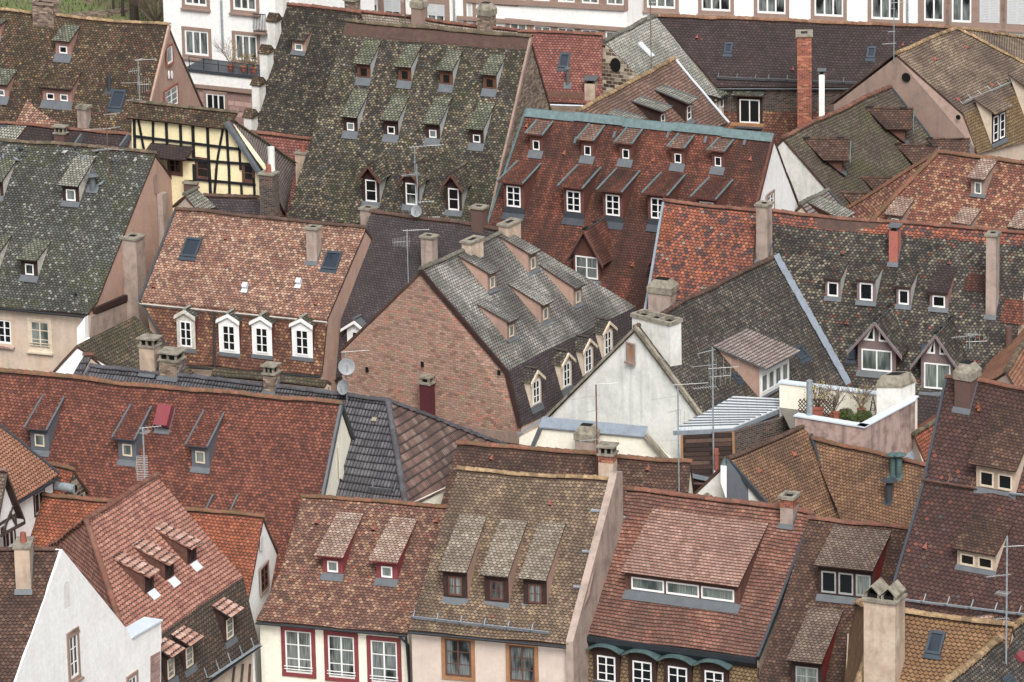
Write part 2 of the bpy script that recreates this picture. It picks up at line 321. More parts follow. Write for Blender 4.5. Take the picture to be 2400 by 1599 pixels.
def dormer(H, pl, base, wpx, hpx, k=30, roof='t_old', face='w_dark', cheek='w_dark', wf=(.6, .72), wfr='w_white', cols=1, rows=1, arch=None, over=.22, side=.10, kind='shed', gh=None, nwin=1, flash=.28,
           apron=.0, verge=None, rim='edge', glass=None, casing=None, label=None, drop=0.0, trim=None, back=None, tri=None, top=None, wm=None, turn=None):
    "dormer whose front stands at pixel base on roof plane pl"
    if turn is not None:
        P0 = pl.at(base); tt = math.radians(turn); nd = V((math.cos(tt), math.sin(tt), 0)); gr_ = pl.t*max(.3, nd.dot(pl.n)); pl = Plane(P0, V((-nd.y, nd.x, 0)), math.degrees(math.atan(gr_)), nd)
    B = pl.at(base); wl = pl.wall(B); w = (wm or dims(wl, base, wpx, 4)[0])*random.uniform(.97, 1.03); h = (onp((base[0], base[1]-hpx), B, pl.n)-B).z; u, n = pl.u, pl.n; m = pl.t
    if top is not None:
        Dq = -(pl.at(top)-B).dot(n); kf = lambda hh: math.degrees(math.atan(max(math.tan(math.radians(4)), min(m-.25, m-hh/max(Dq, .3)))))
        k = kf(h)
    hv = h; h = h+over*.36+(over*math.tan(math.radians(k)) if kind == 'shed' else 0)
    if top is not None: k = kf(h)
    a = MB(); L = B-u*w/2; R = B+u*w/2
    front = [L, R, R+Z*h, L+Z*h]
    if kind == 'shed':
        tk = math.tan(math.radians(k)); Dp = h/(m-tk); top = Z*(Dp*m)-n*Dp
        a.face(front, 0); a.face([L, L+Z*h, L+top], 1); a.face([R, R+top, R+Z*h], 1)
    else:
        gh = gh or w*.45; De = h/m
        if kind == 'gable': prof = [(-w/2, 0), (0, gh), (w/2, 0)]
        elif kind == 'arc': prof = [(-w/2*math.cos(t), gh*math.sin(t)) for t in [math.pi*i/8 for i in range(9)]]
        a.face([B+u*x+Z*(h+z) for x, z in prof][::-1]+[], 0) if False else a.face([L, R]+[B+u*x+Z*(h+z) for x, z in prof[::-1]], 0)
        a.face([L, L+Z*h, L+Z*h-n*De], 1); a.face([R, R+Z*h-n*De, R+Z*h], 1)
    if trim:
        a.box(L-u*.02+n*.003, u*.12, Z*h, n*.03, 2); a.box(R+u*.02+n*.003, -u*.12, Z*h, n*.03, 2); a.box(L+Z*(h-.12)+u*.1+n*.003, u*(w-.2), Z*.12, n*.035, 2)
    d = a.build('dormer', [face, cheek, trim or face], H.r)
    if label: d['label'] = label
    r = MB(); th = .07
    if kind == 'shed':
        side *= .4; d0 = over; A = L-u*side*2+Z*(h-d0*tk)+n*d0; Bq = R+u*side+Z*(h-d0*tk)+n*d0; T1 = L-u*side+top*1.0+Z*.02; T2 = R+u*side+top+Z*.02; nn = (n*math.sin(math.radians(k))+Z*math.cos(math.radians(k)))
        lift = nn*th; A, Bq, T1, T2 = A+lift, Bq+lift, T1+lift*.6, T2+lift*.6
        roofgrid(r, T1, T2, Bq, A, 0, th, .6, 1, amp=.02)
        if verge:
            for s_, e in ((A, T1), (Bq, T2)): r.box(s_-u*.04+Z*.0, u*.08, (e-s_), nn*.05, 2)
    else:
        sd = side; prof2 = list(prof)
        if kind == 'gable': sl = gh/(w/2); prof2 = [(-w/2-sd, -sd*sl), (0, gh), (w/2+sd, -sd*sl)]
        else: prof2 = [(-w/2-sd, -.02)]+prof[1:-1]+[(w/2+sd, -.02)]
        for i in range(len(prof2)-1):
            (x1, z1), (x2, z2) = prof2[i], prof2[i+1]; f1 = B+u*x1+Z*(h+z1+.04)+n*over; f2 = B+u*x2+Z*(h+z2+.04)+n*over
            b1 = B+u*x1+Z*(h+z1+.04)-n*((h+z1)/m); b2 = B+u*x2+Z*(h+z2+.04)-n*((h+z2)/m)
            if kind == 'gable':
                if x1 < x2 <= 0: roofgrid(r, b2, f2, f1, b1, 0, .07, .6, 1, amp=.015)
                else: roofgrid(r, f1, b1, b2, f2, 0, .07, .6, 1, amp=.015)
            else: r.prism([f1, f2, b2, b1], Z*.05, 0, 1)
        if kind == 'gable': ridgecaps(r, B+Z*(h+gh+.05)+n*over, B+Z*(h+gh+.05)-n*((h+gh)/m), r=.07, L=.3, mi=0)
        if verge:
            for sg in (-1, 1):
                e0 = B+u*(sg*(w/2+sd))+Z*(h-sd*gh/(w/2))+n*over; e1 = B+Z*(h+gh)+n*over
                if kind == 'gable': r.prism([e0, e1, e1-Z*.14, e0-Z*.14], n*.05, 2)
    r.build('dormer_roof', [roof, rim, verge or rim], d)
    if flash:
        fl = MB(); f0 = pl.N*.03; x = w/2+.04; fl.prism([B-u*x+f0-pl.v*flash, B+u*x+f0-pl.v*flash, B+u*x+f0+pl.v*.02, B-u*x+f0+pl.v*.02], pl.N*.015, 0); fl.build('flashing', 'zinc' if apron == 0 else 'zinc_dark', d)
        if apron: ap = MB(); ap.box(L+n*.004, u*w, Z*apron, n*.02); ap.build('apron', 'zinc_dark', d)
    ww = w*wf[0]/nwin; wh = hv*wf[1]; zc = hv*.5+drop+(apron*.5)
    for i in range(nwin):
        x = 0 if nwin == 1 else (i-(nwin-1)/2)*(w*.92/nwin)
        window(d, B+u*x+Z*zc+n*.006, u, n, ww, wh, frame=wfr, glass=glass or random.choice(GL), cols=cols, rows=rows, arch=arch, fw=min(.06, ww*.12), name='window_frame', casing=casing, cw=.05)
    if tri:
        for sg in (-1, 1):
            t = MB(); b0 = B+Z*(h+.06)+u*(sg*.10)+n*.01; t.prism([b0, b0+u*sg*(w*.5-.35), b0+Z*(gh*.72)], n*.03); t.build('window_frame', 'w_white', d)
            t = MB(); b0 = b0+Z*.09+u*sg*.07+n*.032; t.face([b0, b0+u*sg*(w*.5-.62), b0+Z*(gh*.72-.22)] if sg > 0 else [b0, b0+Z*(gh*.72-.22), b0+u*sg*(w*.5-.62)]); t.build('window_pane', 'glass', d)
    return d
def chimney(H, pl, base, top, wpx, d=.6, m='p_chim', cap='slab', capm='stone', flash=True, rot=None, ground=2.5, flues=1, name='chimney', label=None, band=None, O=None):
    "chimney standing at pixel base on plane pl and reaching up to pixel row top"
    B = pl.at(base) if O is None else O; u = pl.u if rot is None else V((math.cos(math.radians(rot)), math.sin(math.radians(rot)), 0)); n = V((u.y, -u.x, 0)); wl = Plane(B, u, 90); w, _ = dims(wl, base, wpx, 4)
    zt = onp((base[0], top), B, n).z; Pc = B-n*d/2; a = MB(); h = zt-B.z; a.cbox(Pc, u, w, d, h+ground, 0, -ground)
    if band: a.cbox(Pc, u, w+.02, d+.02, band, 1, h-band)
    o = a.build(name, [m, 'brickwarm'], H.r)
    if label: o['label'] = label
    c = MB(); T = Pc+Z*h
    if cap == 'slab':
        c.cbox(T, u, w+.14, d+.14, .09, 0); c.cbox(T, u, w*.45, d*.4, .012, 1, .09)
    elif cap == 'rim':
        for sx in (-1, 1): c.cbox(T+u*sx*(w/2), u, .14, d+.14, .13, 0)
        for sy in (-1, 1): c.cbox(T+n*sy*(d/2), u, w-.14, .14, .129, 0)
        c.cbox(T, u, w-.05, d-.05, .01, 1, .01)
        for i in range(1, flues): c.cbox(T+u*(w*(i/flues-.5)), u, .1, d-.14, .12, 0)
    elif cap == 'cowl':
        c.cbox(T, u, w+.12, d+.12, .07, 0)
        for sx in (-1, 0, 1):
            for sy in (-1, 1): c.cbox(T+u*sx*(w/2-.06)+n*sy*(d/2-.06), u, .09, .09, .28, 0, .07)
        c.cbox(T, u, w-.2, d-.2, .2, 1, .07); c.cbox(T, u, w+.16, d+.16, .06, 0, .35)
    elif cap == 'taper':
        k = .2; b0 = [T+u*sx*(w/2+.05)+n*sy*(d/2+.05) for sx, sy in ((-1, 1), (1, 1), (1, -1), (-1, -1))]; t0 = [T+u*sx*(w/2-k*w)+n*sy*(d/2-k*d)+Z*.32 for sx, sy in ((-1, 1), (1, 1), (1, -1), (-1, -1))]
        c.cbox(T, u, w+.1, d+.1, .3, 0, -.3)
        for i in range(4): j = (i+1) % 4; c.face([b0[i], b0[j], t0[j], t0[i]], 0)
        c.face(t0, 1)
    elif cap == 'gables':
        c.cbox(T, u, w+.16, d+.16, .1, 0)
        for sx in (-1, 1):
            P = T+u*sx*w*.26+Z*.1; e = w*.24
            for s2 in (-1, 1):
                c.cbox(P+u*s2*(e-.05), u, .08, d*.9, .18, 0); pr = [P+u*s2*(e+.03)+n*d*.5+Z*.14, P+n*d*.5+Z*(.14+e*1.1), P+n*d*.5+Z*(.2+e*1.1), P+u*s2*(e+.03)+n*d*.5+Z*.2]; c.prism(pr, -n*d, 0)
            c.cbox(P, u, e*1.7, d*.7, .15, 1)
    elif cap == 'pot':
        c.cbox(T, u, w+.1, d+.1, .08, 0); c.tube(T+Z*.08, T+Z*.45, .13, .11, 10, 2)
    elif cap == 'metal':
        for sx in (-1, 1):
            for sy in (-1, 1): c.cbox(T+u*sx*(w/2-.03)+n*sy*(d/2-.03), u, .04, .04, .2, 3)
        c.cbox(T, u, w*.6, d*.6, .06, 1); c.cbox(T, u, w+.16, d+.16, .03, 3, .2)
    c.build('chimney_cap', [capm, 'black', 'terracotta', 'zinc'], o)
    if flash and O is None:
        f = MB(); x = w/2+.05; f0 = pl.N*.03; f.prism([B-u*x+f0-pl.v*.22, B+u*x+f0-pl.v*.22, B+u*x+f0+pl.v*.02, B-u*x+f0+pl.v*.02], pl.N*.02); s_ = B+u*(w/2+.005)
        f.prism([s_-Z*.02, s_+Z*.16, s_+Z*.16-n*d+Z*d*min(pl.t, 3), s_-n*d+Z*d*min(pl.t, 3)], u*.02); f.build('flashing', 'zinc', o)
    return o
def skylight(H, pl, c, wpx, hpx, fr='sky_frame', gl='glass_sky', name='skylight', tilt=0):
    P = pl.at(c); a = MB(); u, v, n = pl.u, pl.v, pl.N; t = .09; wm = abs((pl.at((c[0]+wpx, c[1]))-P).dot(u)); hm = abs((pl.at((c[0], c[1]+hpx))-P).dot(v))
    a.box(P-u*wm/2-v*hm/2, u*t, v*hm, n*.09); a.box(P+u*(wm/2-t)-v*hm/2, u*t, v*hm, n*.09); a.box(P-u*(wm/2-t)-v*hm/2, u*(wm-2*t), v*t*1.2, n*.088); a.box(P-u*(wm/2-t)+v*(hm/2-t*1.4), u*(wm-2*t), v*t*1.4, n*.10)
    a.box(P-u*(wm/2+.03)-v*(hm/2+.2), u*(wm+.06), v*.2, n*.035)
    o = a.build(name, fr, H.r); b = MB(); b.face([P-u*wm/2-v*hm/2+n*.05, P+u*wm/2-v*hm/2+n*.05, P+u*wm/2+v*hm/2+n*.05, P-u*wm/2+v*hm/2+n*.05], 0); b.build('skylight_glass', gl, o)
def ventile(H, pl, c, m='terracotta'):
    P = pl.at(c); a = MB(); u, v, n = pl.u, pl.v, pl.N; w = .10
    A = [P-u*w-v*.09, P+u*w-v*.09, P+v*.22]; T = [P-v*.11+n*.13-u*.05, P-v*.11+n*.13+u*.05]
    a.face([A[0], A[1], T[1], T[0]], 1); a.face([A[0], T[0], A[2]]); a.face([A[1], A[2], T[1]]); a.face([T[0], T[1], A[2]]); a.build('vent_tile', [m, 'black'], H.r)
def pipevent(H, pl, c, r=.09, h=.6, m='zinc', cap=True, name='vent_pipe'):
    P = pl.at(c); a = MB(); a.tube(P-Z*.2, P+Z*h, r, seg=12)
    if cap: a.tube(P+Z*(h+.1), P+Z*(h+.13), r*2.2, r*2.2, 14); a.tube(P+Z*(h+.13), P+Z*(h+.24), r*2.2, .01, 14); a.tube(P+Z*h, P+Z*(h+.1), .015)
    a.prism([P-pl.u*.2-pl.v*.25+pl.N*.02, P+pl.u*.2-pl.v*.25+pl.N*.02, P+pl.u*.2+pl.v*.1+pl.N*.02, P-pl.u*.2+pl.v*.1+pl.N*.02], pl.N*.015); a.build(name, m, H.r)
def snowguard(H, pl, a_, b_, h=.22, m='zinc', p=.12):
    A, B = pl.at(a_), pl.at(b_); d = B-A; e = d.normalized(); L = d.length; a = MB(); n = pl.N
    A = A+n*.05
    for k in (0.1, .55, 1): a.tube(A+n*(h*k), A+d+n*(h*k), .018, seg=4)
    for i in range(int(L/p)+1):
        s = A+e*(i*p); a.box(s-e*.006, e*.012, n*h, pl.v*.008)
    for i in range(int(L/1.0)+1):
        s = A+e*(i*1.0); a.box(s-e*.02-n*.05, e*.04, n*(h+.03), pl.v*.03); a.box(s-e*.02-n*.04, e*.04, n*.03, pl.v*.4)
    a.build('snow_guard', m, H.r)
def gutter(H, A, B, n, r=.075, m='gutter', lip=None):
    a = MB(); d = (B-A); x = n; k = 7; A = A+n*r-Z*.03; B = B+n*r-Z*.03
    pa = [(math.cos(t), -math.sin(t)) for t in [math.pi*i/k for i in range(k+1)]]
    for i in range(k):
        (c1, s1), (c2, s2) = pa[i], pa[i+1]; q1 = [A+x*c1*r+Z*s1*r, A+x*c2*r+Z*s2*r, B+x*c2*r+Z*s2*r, B+x*c1*r+Z*s1*r]; a.face(q1); a.face([p+(Z*.006 if abs(s1) < 2 else Z*0) for p in q1[::-1]], 0)
    a.tube(A+x*r, B+x*r, .014, seg=5); a.build('gutter', m, H.r)
def gable(label, rl, rr, zr, segs, back=None, ab=None, zb=None, wallm='p_beige', gl='p_beige', gr='p_beige', ridge='r_old', rim='edge', over=.25, zl=None, amp=.08, group=None, caps=True, name='town_house', cat='house', verb=None, dz=0, rw=.12, zg=0.0, backm=None, gut='gutter', vl=None, vr=None, hide_back=False, th=.11, hipL=None, hipR=None, hipm=None, band=None):
    "house with a ridge seen from rl to rr at height zr; segs = [(left px, right px, angle or 'L'/'R', material)...] from ridge to eave"
    RL = atz(rl, zr); RR = atz(rr, zr if zl is None else zl); u = (RR-RL); u.z = 0; u.normalize(); n = V((u.y, -u.x, 0)); mid = (RL+RR)/2
    H = House(label, cat, name, V((mid.x, mid.y, zg)), group); H.u, H.n = u, n; H.RL, H.RR = RL, RR
    L, R = [RL], [RR]; H.pl = []; info = []
    for i, (pl_, pr_, a, m_) in enumerate(segs):
        info.append('o%.0f/%.0f' % (solve(L[-1], u, pl_)[1], solve(R[-1], u, pr_)[1]))
        if a == 'L': a = solve(L[-1], u, pl_)[1]
        elif a == 'R': a = solve(R[-1], u, pr_)[1]
        P = Plane((L[-1]+R[-1])/2, u, a); H.pl.append(P); info.append(round(a, 1)); L.append(P.at(pl_)); R.append(P.at(pr_)); info += [round(L[-1].z, 1), round(R[-1].z, 1)]
    H.L, H.R = L, R
    for i, s in enumerate(segs):
        mb = MB(); roofgrid(mb, L[i], R[i], R[i+1], L[i+1], 0, th, .7, 1, amp); mb.build('roof' if i == 0 else 'lower_roof', [s[3], rim], H.r)
    ze = min(L[-1].z, R[-1].z) if zb is None else zb
    if hipL or hipR: ze = min(L[1].z, R[1].z)
    hd = lambda A, B: V((B.x-A.x, B.y-A.y, 0)).normalized()
    gL, gR = hd(L[0], L[-1]), hd(R[0], R[-1])
    if back is not None:                       # (side, px): the far rake's foot, seen in that gable's plane
        P0, gd = (RR, gR) if back[0] == 'R' else (RL, gL); E = onp(back[1], P0, V((gd.y, -gd.x, 0))); off = E-P0
        if zb is not None: off = off*((P0.z-zb)/(P0.z-E.z))
        ze = P0.z+off.z; ab = math.degrees(math.atan2(-off.z, abs(off.dot(n))))
        if back[0] == 'R': BR = RR+off; BL = RL+off-Z*0
        else: BL = RL+off; BR = RR+off
        t = math.tan(math.radians(ab))
    else:
        if ab is None: ab = min(H.pl[0].a+4, 55)
        t = math.tan(math.radians(ab)); BL = RL-gL*((RL.z-ze)/t/max(.5, gL.dot(n))); BR = RR-gR*((RR.z-ze)/t/max(.5, gR.dot(n)))
    BL.z = ze; BR.z = ze
    if hipL: BL = atz(hipL, ze)
    if hipR: BR = atz(hipR, ze)
    info.append(('back', round(ab, 1), round(ze, 1))); H.BL, H.BR = BL, BR
    for hp, A, F, B in ((hipL, RL, L[1], BL), (hipR, RR, R[1], BR)):
        if hp: mb = MB(); roofgrid(mb, A, A+(F-B)*.001, F, B, 0, th, .7, 1, amp); mb.build('hip_roof', [hipm or segs[0][3], rim], H.r); mb = MB(); ridgecaps(mb, A, F, r=rw, amp=amp); ridgecaps(mb, A, B, r=rw, amp=amp); mb.build('ridge_tiles', ridge, H.r)
    if not hide_back:
        mb = MB(); roofgrid(mb, RR, RL, BL, BR, 0, th, .9, 1, amp); mb.build('back_roof', [backm or segs[0][3], rim], H.r)
    H.bp = Plane((RL+RR)/2, -u, ab)
    if band:
        mb = MB(); bw = band[1]; lf = H.pl[0].N*.02
        roofgrid(mb, L[0]+lf, R[0]+lf, R[0]+(R[1]-R[0]).normalized()*bw+lf, L[0]+(L[1]-L[0]).normalized()*bw+lf, 0, .03, .7, 1, amp); mb.build('top_course', [band[0], rim], H.r)
    if caps:
        mb = MB(); ridgecaps(mb, RL-u*.05, RR+u*.05, r=rw, amp=amp); mb.build('ridge_tiles', ridge, H.r)
    ta = math.tan(math.radians(H.pl[-1].a)); dn = Z*-.16
    def foot(E): return E-n*over+Z*min(over*ta, .5)-Z*.12
    FL, FR = foot(L[-1]), foot(R[-1]); Bl = BL+n*over+Z*(over*t)-Z*.16; Br = BR+n*over+Z*(over*t)-Z*.16
    G = lambda p: V((p.x, p.y, zg))
    def side(pts, sgn, m_, nm):
        pts = [p+dn if 0 < i < len(pts)-1 else p for i, p in enumerate(pts)]; pts = [p+u*(sgn*-.04) for p in pts]; poly = [G(pts[0])]+pts+[G(pts[-1])]; mb = MB(); mb.prism(poly, u*(-sgn*.2)); return mb.build(nm, m_, H.r)
    H.gl = side([FL]+(L[1:-1][::-1])+([L[0]] if not hipL else [])+[Bl], -1, gl, 'gable_wall'); H.gr = side([FR]+(R[1:-1][::-1])+([R[0]] if not hipR else [])+[Br], 1, gr, 'gable_wall')
    mb = MB(); e = u*.06; mb.prism([G(FL)+e, G(FR)-e, FR-e, FL+e], -n*.2); mb.build('front_wall', wallm, H.r)
    mb = MB(); mb.prism([G(Bl)+e, G(Br)-e, Br-e, Bl+e], n*.2); mb.build('back_wall', wallm, H.r)
    H.fw = Plane(FL, FR-FL, 90); H.wr = Plane(RR+u*.04, -gR, 90, V((-gR.y, gR.x, 0))); H.wl_ = Plane(RL-u*.04, gL, 90, V((gL.y, -gL.x, 0)))
    if gut: gutter(H, L[-1]-Z*.04, R[-1]-Z*.04, n, m=gut)
    for vm, pts, sg in ((vl, L, -1), (vr, R, 1)):
        if vm:
            mb = MB(); wv = .11
            for i in range(len(pts)-1):
                nn = H.pl[i].N; A, B = pts[i], pts[i+1]; m_ = 6
                for j in range(m_):
                    p0 = A+(B-A)*(j/m_); p1 = A+(B-A)*((j+1)/m_); p0 = p0+wob(p0, amp); p1 = p1+wob(p1, amp); mb.box(p0-u*wv*.5+u*sg*.03-nn*.16, u*wv, p1-p0, nn*.22)
            mb.build('verge', vm, H.r)
    print('HOUSE', label[:40], info, 'len', round((RR-RL).length, 1), 'mid', [round(c) for c in mid]); return H
def yagi(mb, P, az, L, n, el=.18, vert=False, tilt=0.0, mi=0):
    a = math.radians(az); e = V((math.cos(a)*math.cos(tilt), math.sin(a)*math.cos(tilt), math.sin(tilt))); s = Z if vert else V((-math.sin(a), math.cos(a), 0)); mb.tube(P-e*L*.15, P+e*L*.85, .011, seg=5, mi=mi)
    for i in range(n): p = P+e*(L*(-.12+.95*i/(n-1))); k = el*(1-.35*i/n); mb.tube(p-s*k, p+s*k, .007, seg=4, mi=mi)
def antenna(label, foot, hm, arms, m='galv', group='television aerials on the roofs', r=.025, dish=None):
    t = thing('tv_antenna', label, 'antenna', foot, group); a = MB(); a.tube(foot-Z*.4, foot+Z*hm, r, seg=8); a.build('mast', m, t)
    for z, az, L, n, el, vert in arms:
        b = MB(); yagi(b, foot+Z*(hm*z), az, L, n, el, vert); b.build('aerial', 'alu', t)
    for z, az, R in (dish or []):
        b = MB(); e = V((math.cos(math.radians(az)), math.sin(math.radians(az)), .3)).normalized(); P = foot+Z*(hm*z)+e*.15; x = e.cross(Z).normalized(); y = x.cross(e); K = 16
        rg = [[P+e*(.28*rr*rr*R)+(x*math.cos(2*math.pi*i/K)+y*math.sin(2*math.pi*i/K))*R*rr for i in range(K)] for rr in (.05, .5, 1)]
        for j in range(2):
            for i in range(K): i2 = (i+1) % K; b.face([rg[j][i], rg[j][i2], rg[j+1][i2], rg[j+1][i]]); b.face([rg[j+1][i]+e*-.01, rg[j+1][i2]+e*-.01, rg[j][i2]+e*-.01, rg[j][i]+e*-.01])
        b.face(rg[0]); b.tube(P+Z*-R*.9+e*.1, P+e*.5*R*1.6, .012, seg=5); b.cbox(P+e*.5*R*1.6, x, .06, .06, .08); b.build('dish', 'dishm', t)
    return t

def D(H, pl, r, x, y, w, h, top=None, **k):
    kk = 2.24 if r == 16 else 3.92
    return dormer(H, pl, q(r, x, y), w/kk, h/kk, top=(q(r, *top) if top else None), **k)
def SK(H, pl, r, x, y, w, h, **k): skylight(H, pl, q(r, x, y), w/(2.24 if r == 16 else 3.92), h/(2.24 if r == 16 else 3.92), **k)
def CH(H, pl, r, x, y, top, w, **k):
    kk = 2.24 if r == 16 else 3.92
    return chimney(H, pl, q(r, x, y), q(r, x, top)[1], w/kk, **k)
def WW(H, pl, r, x, y, w, h, **k): kk = 2.24 if r == 16 else 3.92; return wwin(H, pl, q(r, x, y), w/kk, h/kk, **k)
def SG(H, pl, r, x, y, x2, y2, **k): snowguard(H, pl, q(r, x, y), q(r, x2, y2), **k)
def VT(H, pl, r, pts, **k):
    for p in pts: ventile(H, pl, q(r, *p), **k)
def AN(label, foot, ptop, arms, **k):
    hm = onp(ptop, foot, V((0, -1, 0))).z-foot.z; return antenna(label, foot, hm, arms, **k)
def poly(par, name, pl, pts, m, th=.25, off=0.0):
    P = [pl.at(p)+pl.n*off for p in pts]; mb = MB(); mb.prism(P, -pl.n*th); return mb.build(name, m, par)
def pstrip(par, name, pl, a, b, w, m, th=.06, off=.0):
    "beam of width w metres between two pixels on plane pl"
    mb = MB(); beam(mb, pl, a, b, w, th, off); return mb.build(name, m, par)
def beam(mb, pl, a, b, w, th=.06, off=0.0):
    A, B = pl.at(a), pl.at(b); e = (B-A).normalized(); s = e.cross(pl.N); mb.box(A-s*w/2+pl.N*off, B-A, s*w, pl.N*th)
# ---------------------------------------------------------------- palette
def build_materials():
    M['edge'] = flat('tile_edge', '#4a342c', n=.3); M['black'] = flat('unlit_hole', '#0b0a0a'); M['stone'] = plaster('cap_stone', '#8c8474', '#3f3c30', .8, sc=4); M['terracotta'] = flat('terracotta', '#8d4a38', n=.25)  # flat black stands for the unlit inside of flues, vents and open windows
    M['zinc'] = flat('zinc', '#575c61', .55, .1, .35, n=.15); M['zinc_dark'] = flat('dark_zinc', '#3c4249', .5, .2, .4); M['zinc_light'] = flat('bright_zinc', '#c9d4de', .4, .15, .5, n=.08); M['lead_blue'] = flat('lead_blue', '#7d8894', .45, .2, n=.15)
    M['gutter'] = flat('gutter_metal', '#2c3238', .45, .3, .5); M['galv'] = flat('galvanised', '#8e989e', .45, .3, n=.3, sc=8); M['alu'] = flat('aluminium', '#a4a6a4', .45, .3); M['dishm'] = flat('dish_grey', '#7f8487', .5); M['rust'] = flat('rusty_mast', '#6b4a3c', .8, n=.4, sc=9)
    M['teal'] = flat('copper_patina', '#566b6d', .6, n=.25, sc=4); M['teal_dark'] = flat('copper_sheet', '#47605f', .55, .15, n=.3, sc=3)
    M['w_white'] = flat('white_frame', '#dcdcda', .5, n=.05); M['w_dark'] = flat('dark_wood', '#36231f', .75, n=.3, sc=5); M['w_brown'] = flat('brown_wood', '#5b3a30', .75, n=.3, sc=5); M['w_maroon'] = flat('maroon_paint', '#7c3136', .6, n=.12); M['w_redside'] = flat('red_paint', '#7a211b', .6, n=.2)
    M['w_tan'] = flat('tan_wood', '#96693f', .7, n=.2); M['w_mauve'] = flat('mauve_wood', '#73605f', .7, n=.15); M['w_grey'] = flat('grey_board', '#565b63', .6, n=.1); M['w_old'] = flat('weathered_orange_wood', '#5f3c2b', .8, n=.35, sc=6); M['w_cream'] = flat('cream_stone', '#c5b49c', .8, n=.15)
    M['w_palewood'] = flat('chalky_paint', '#b3ada3', .8, n=.3, sc=6); M['w_greywhite'] = flat('lime_washed_cheek', '#9fa2a0', .8, n=.15); M['w_pinkdormer'] = flat('pink_render', '#8d665c', .85, n=.12); M['w_brownred'] = flat('brown_red_board', '#5c352c', .8, n=.25)
    M['beam'] = flat('black_beam', '#191a1f', .8, n=.3); M['beam_brown'] = flat('old_beam', '#4b3d36', .8, n=.3)
    M['glass'] = glassm('dark_glass', '#14181a'); M['glass_c'] = glassm('curtained_glass', '#1b2021', '#7a8280', 1); M['glass_c2'] = glassm('grey_blind_glass', '#3c4644', '#7c8680', 9); M['glass_sky'] = glassm('skylight_glass', '#252f3a'); M['sky_frame'] = flat('skylight_frame', '#39434d', .5, .2)
    M['shutter'] = flat('roller_shutter', '#b9bcbe', .5, n=.05)
    # tiles ---------------------------------------------------
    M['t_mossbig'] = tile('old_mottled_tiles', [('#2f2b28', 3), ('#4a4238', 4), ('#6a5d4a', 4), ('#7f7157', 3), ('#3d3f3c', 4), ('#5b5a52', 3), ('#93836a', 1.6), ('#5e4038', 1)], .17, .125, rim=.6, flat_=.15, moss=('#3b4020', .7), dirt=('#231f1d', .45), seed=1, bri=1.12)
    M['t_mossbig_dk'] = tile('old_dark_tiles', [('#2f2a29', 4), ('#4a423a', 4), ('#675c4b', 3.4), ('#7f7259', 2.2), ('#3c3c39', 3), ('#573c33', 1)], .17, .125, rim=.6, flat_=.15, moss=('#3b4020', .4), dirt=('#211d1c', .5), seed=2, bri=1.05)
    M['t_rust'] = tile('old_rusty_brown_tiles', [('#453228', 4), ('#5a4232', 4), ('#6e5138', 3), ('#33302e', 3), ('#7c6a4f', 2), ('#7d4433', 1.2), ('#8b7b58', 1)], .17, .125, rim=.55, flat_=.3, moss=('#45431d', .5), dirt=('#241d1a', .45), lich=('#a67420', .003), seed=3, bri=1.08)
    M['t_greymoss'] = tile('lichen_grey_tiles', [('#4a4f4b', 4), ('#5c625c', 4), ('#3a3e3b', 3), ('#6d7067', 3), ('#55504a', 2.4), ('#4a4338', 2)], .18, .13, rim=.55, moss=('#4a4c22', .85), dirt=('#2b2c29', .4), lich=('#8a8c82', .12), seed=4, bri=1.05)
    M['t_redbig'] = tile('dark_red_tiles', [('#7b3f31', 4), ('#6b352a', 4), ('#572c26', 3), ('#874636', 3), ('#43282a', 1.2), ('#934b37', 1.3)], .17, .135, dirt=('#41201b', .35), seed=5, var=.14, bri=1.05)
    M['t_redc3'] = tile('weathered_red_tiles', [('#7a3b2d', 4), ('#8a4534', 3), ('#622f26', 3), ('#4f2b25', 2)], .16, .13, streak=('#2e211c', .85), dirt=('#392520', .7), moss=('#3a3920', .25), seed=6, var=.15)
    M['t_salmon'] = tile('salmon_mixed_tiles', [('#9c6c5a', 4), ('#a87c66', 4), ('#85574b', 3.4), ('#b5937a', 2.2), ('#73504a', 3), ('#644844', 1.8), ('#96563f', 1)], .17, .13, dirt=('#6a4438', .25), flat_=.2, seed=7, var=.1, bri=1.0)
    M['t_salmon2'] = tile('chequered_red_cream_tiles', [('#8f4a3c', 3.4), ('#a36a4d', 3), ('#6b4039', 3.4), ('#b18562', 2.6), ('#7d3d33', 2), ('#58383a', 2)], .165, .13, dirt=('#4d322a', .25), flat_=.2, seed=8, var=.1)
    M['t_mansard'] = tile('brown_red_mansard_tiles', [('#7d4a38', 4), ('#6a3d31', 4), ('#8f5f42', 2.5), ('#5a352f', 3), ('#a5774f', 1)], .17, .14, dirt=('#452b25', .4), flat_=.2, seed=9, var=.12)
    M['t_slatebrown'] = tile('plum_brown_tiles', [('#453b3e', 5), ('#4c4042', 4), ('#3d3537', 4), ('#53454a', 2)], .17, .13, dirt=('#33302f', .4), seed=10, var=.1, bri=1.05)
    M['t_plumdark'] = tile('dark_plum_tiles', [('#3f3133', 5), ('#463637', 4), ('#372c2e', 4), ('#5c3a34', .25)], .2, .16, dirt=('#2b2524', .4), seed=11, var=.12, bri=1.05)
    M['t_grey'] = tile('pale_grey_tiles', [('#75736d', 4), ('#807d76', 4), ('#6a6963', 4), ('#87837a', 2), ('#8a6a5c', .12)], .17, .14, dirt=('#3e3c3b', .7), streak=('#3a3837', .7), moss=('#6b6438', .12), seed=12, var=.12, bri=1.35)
    M['t_greylight'] = tile('bleached_grey_tiles', [('#8d8c82', 4), ('#7e7d74', 4), ('#9b998e', 3), ('#75756c', 2)], .18, .15, dirt=('#5c5c52', .45), moss=('#5d5f3d', .25), bri=1.2, seed=13, var=.12)
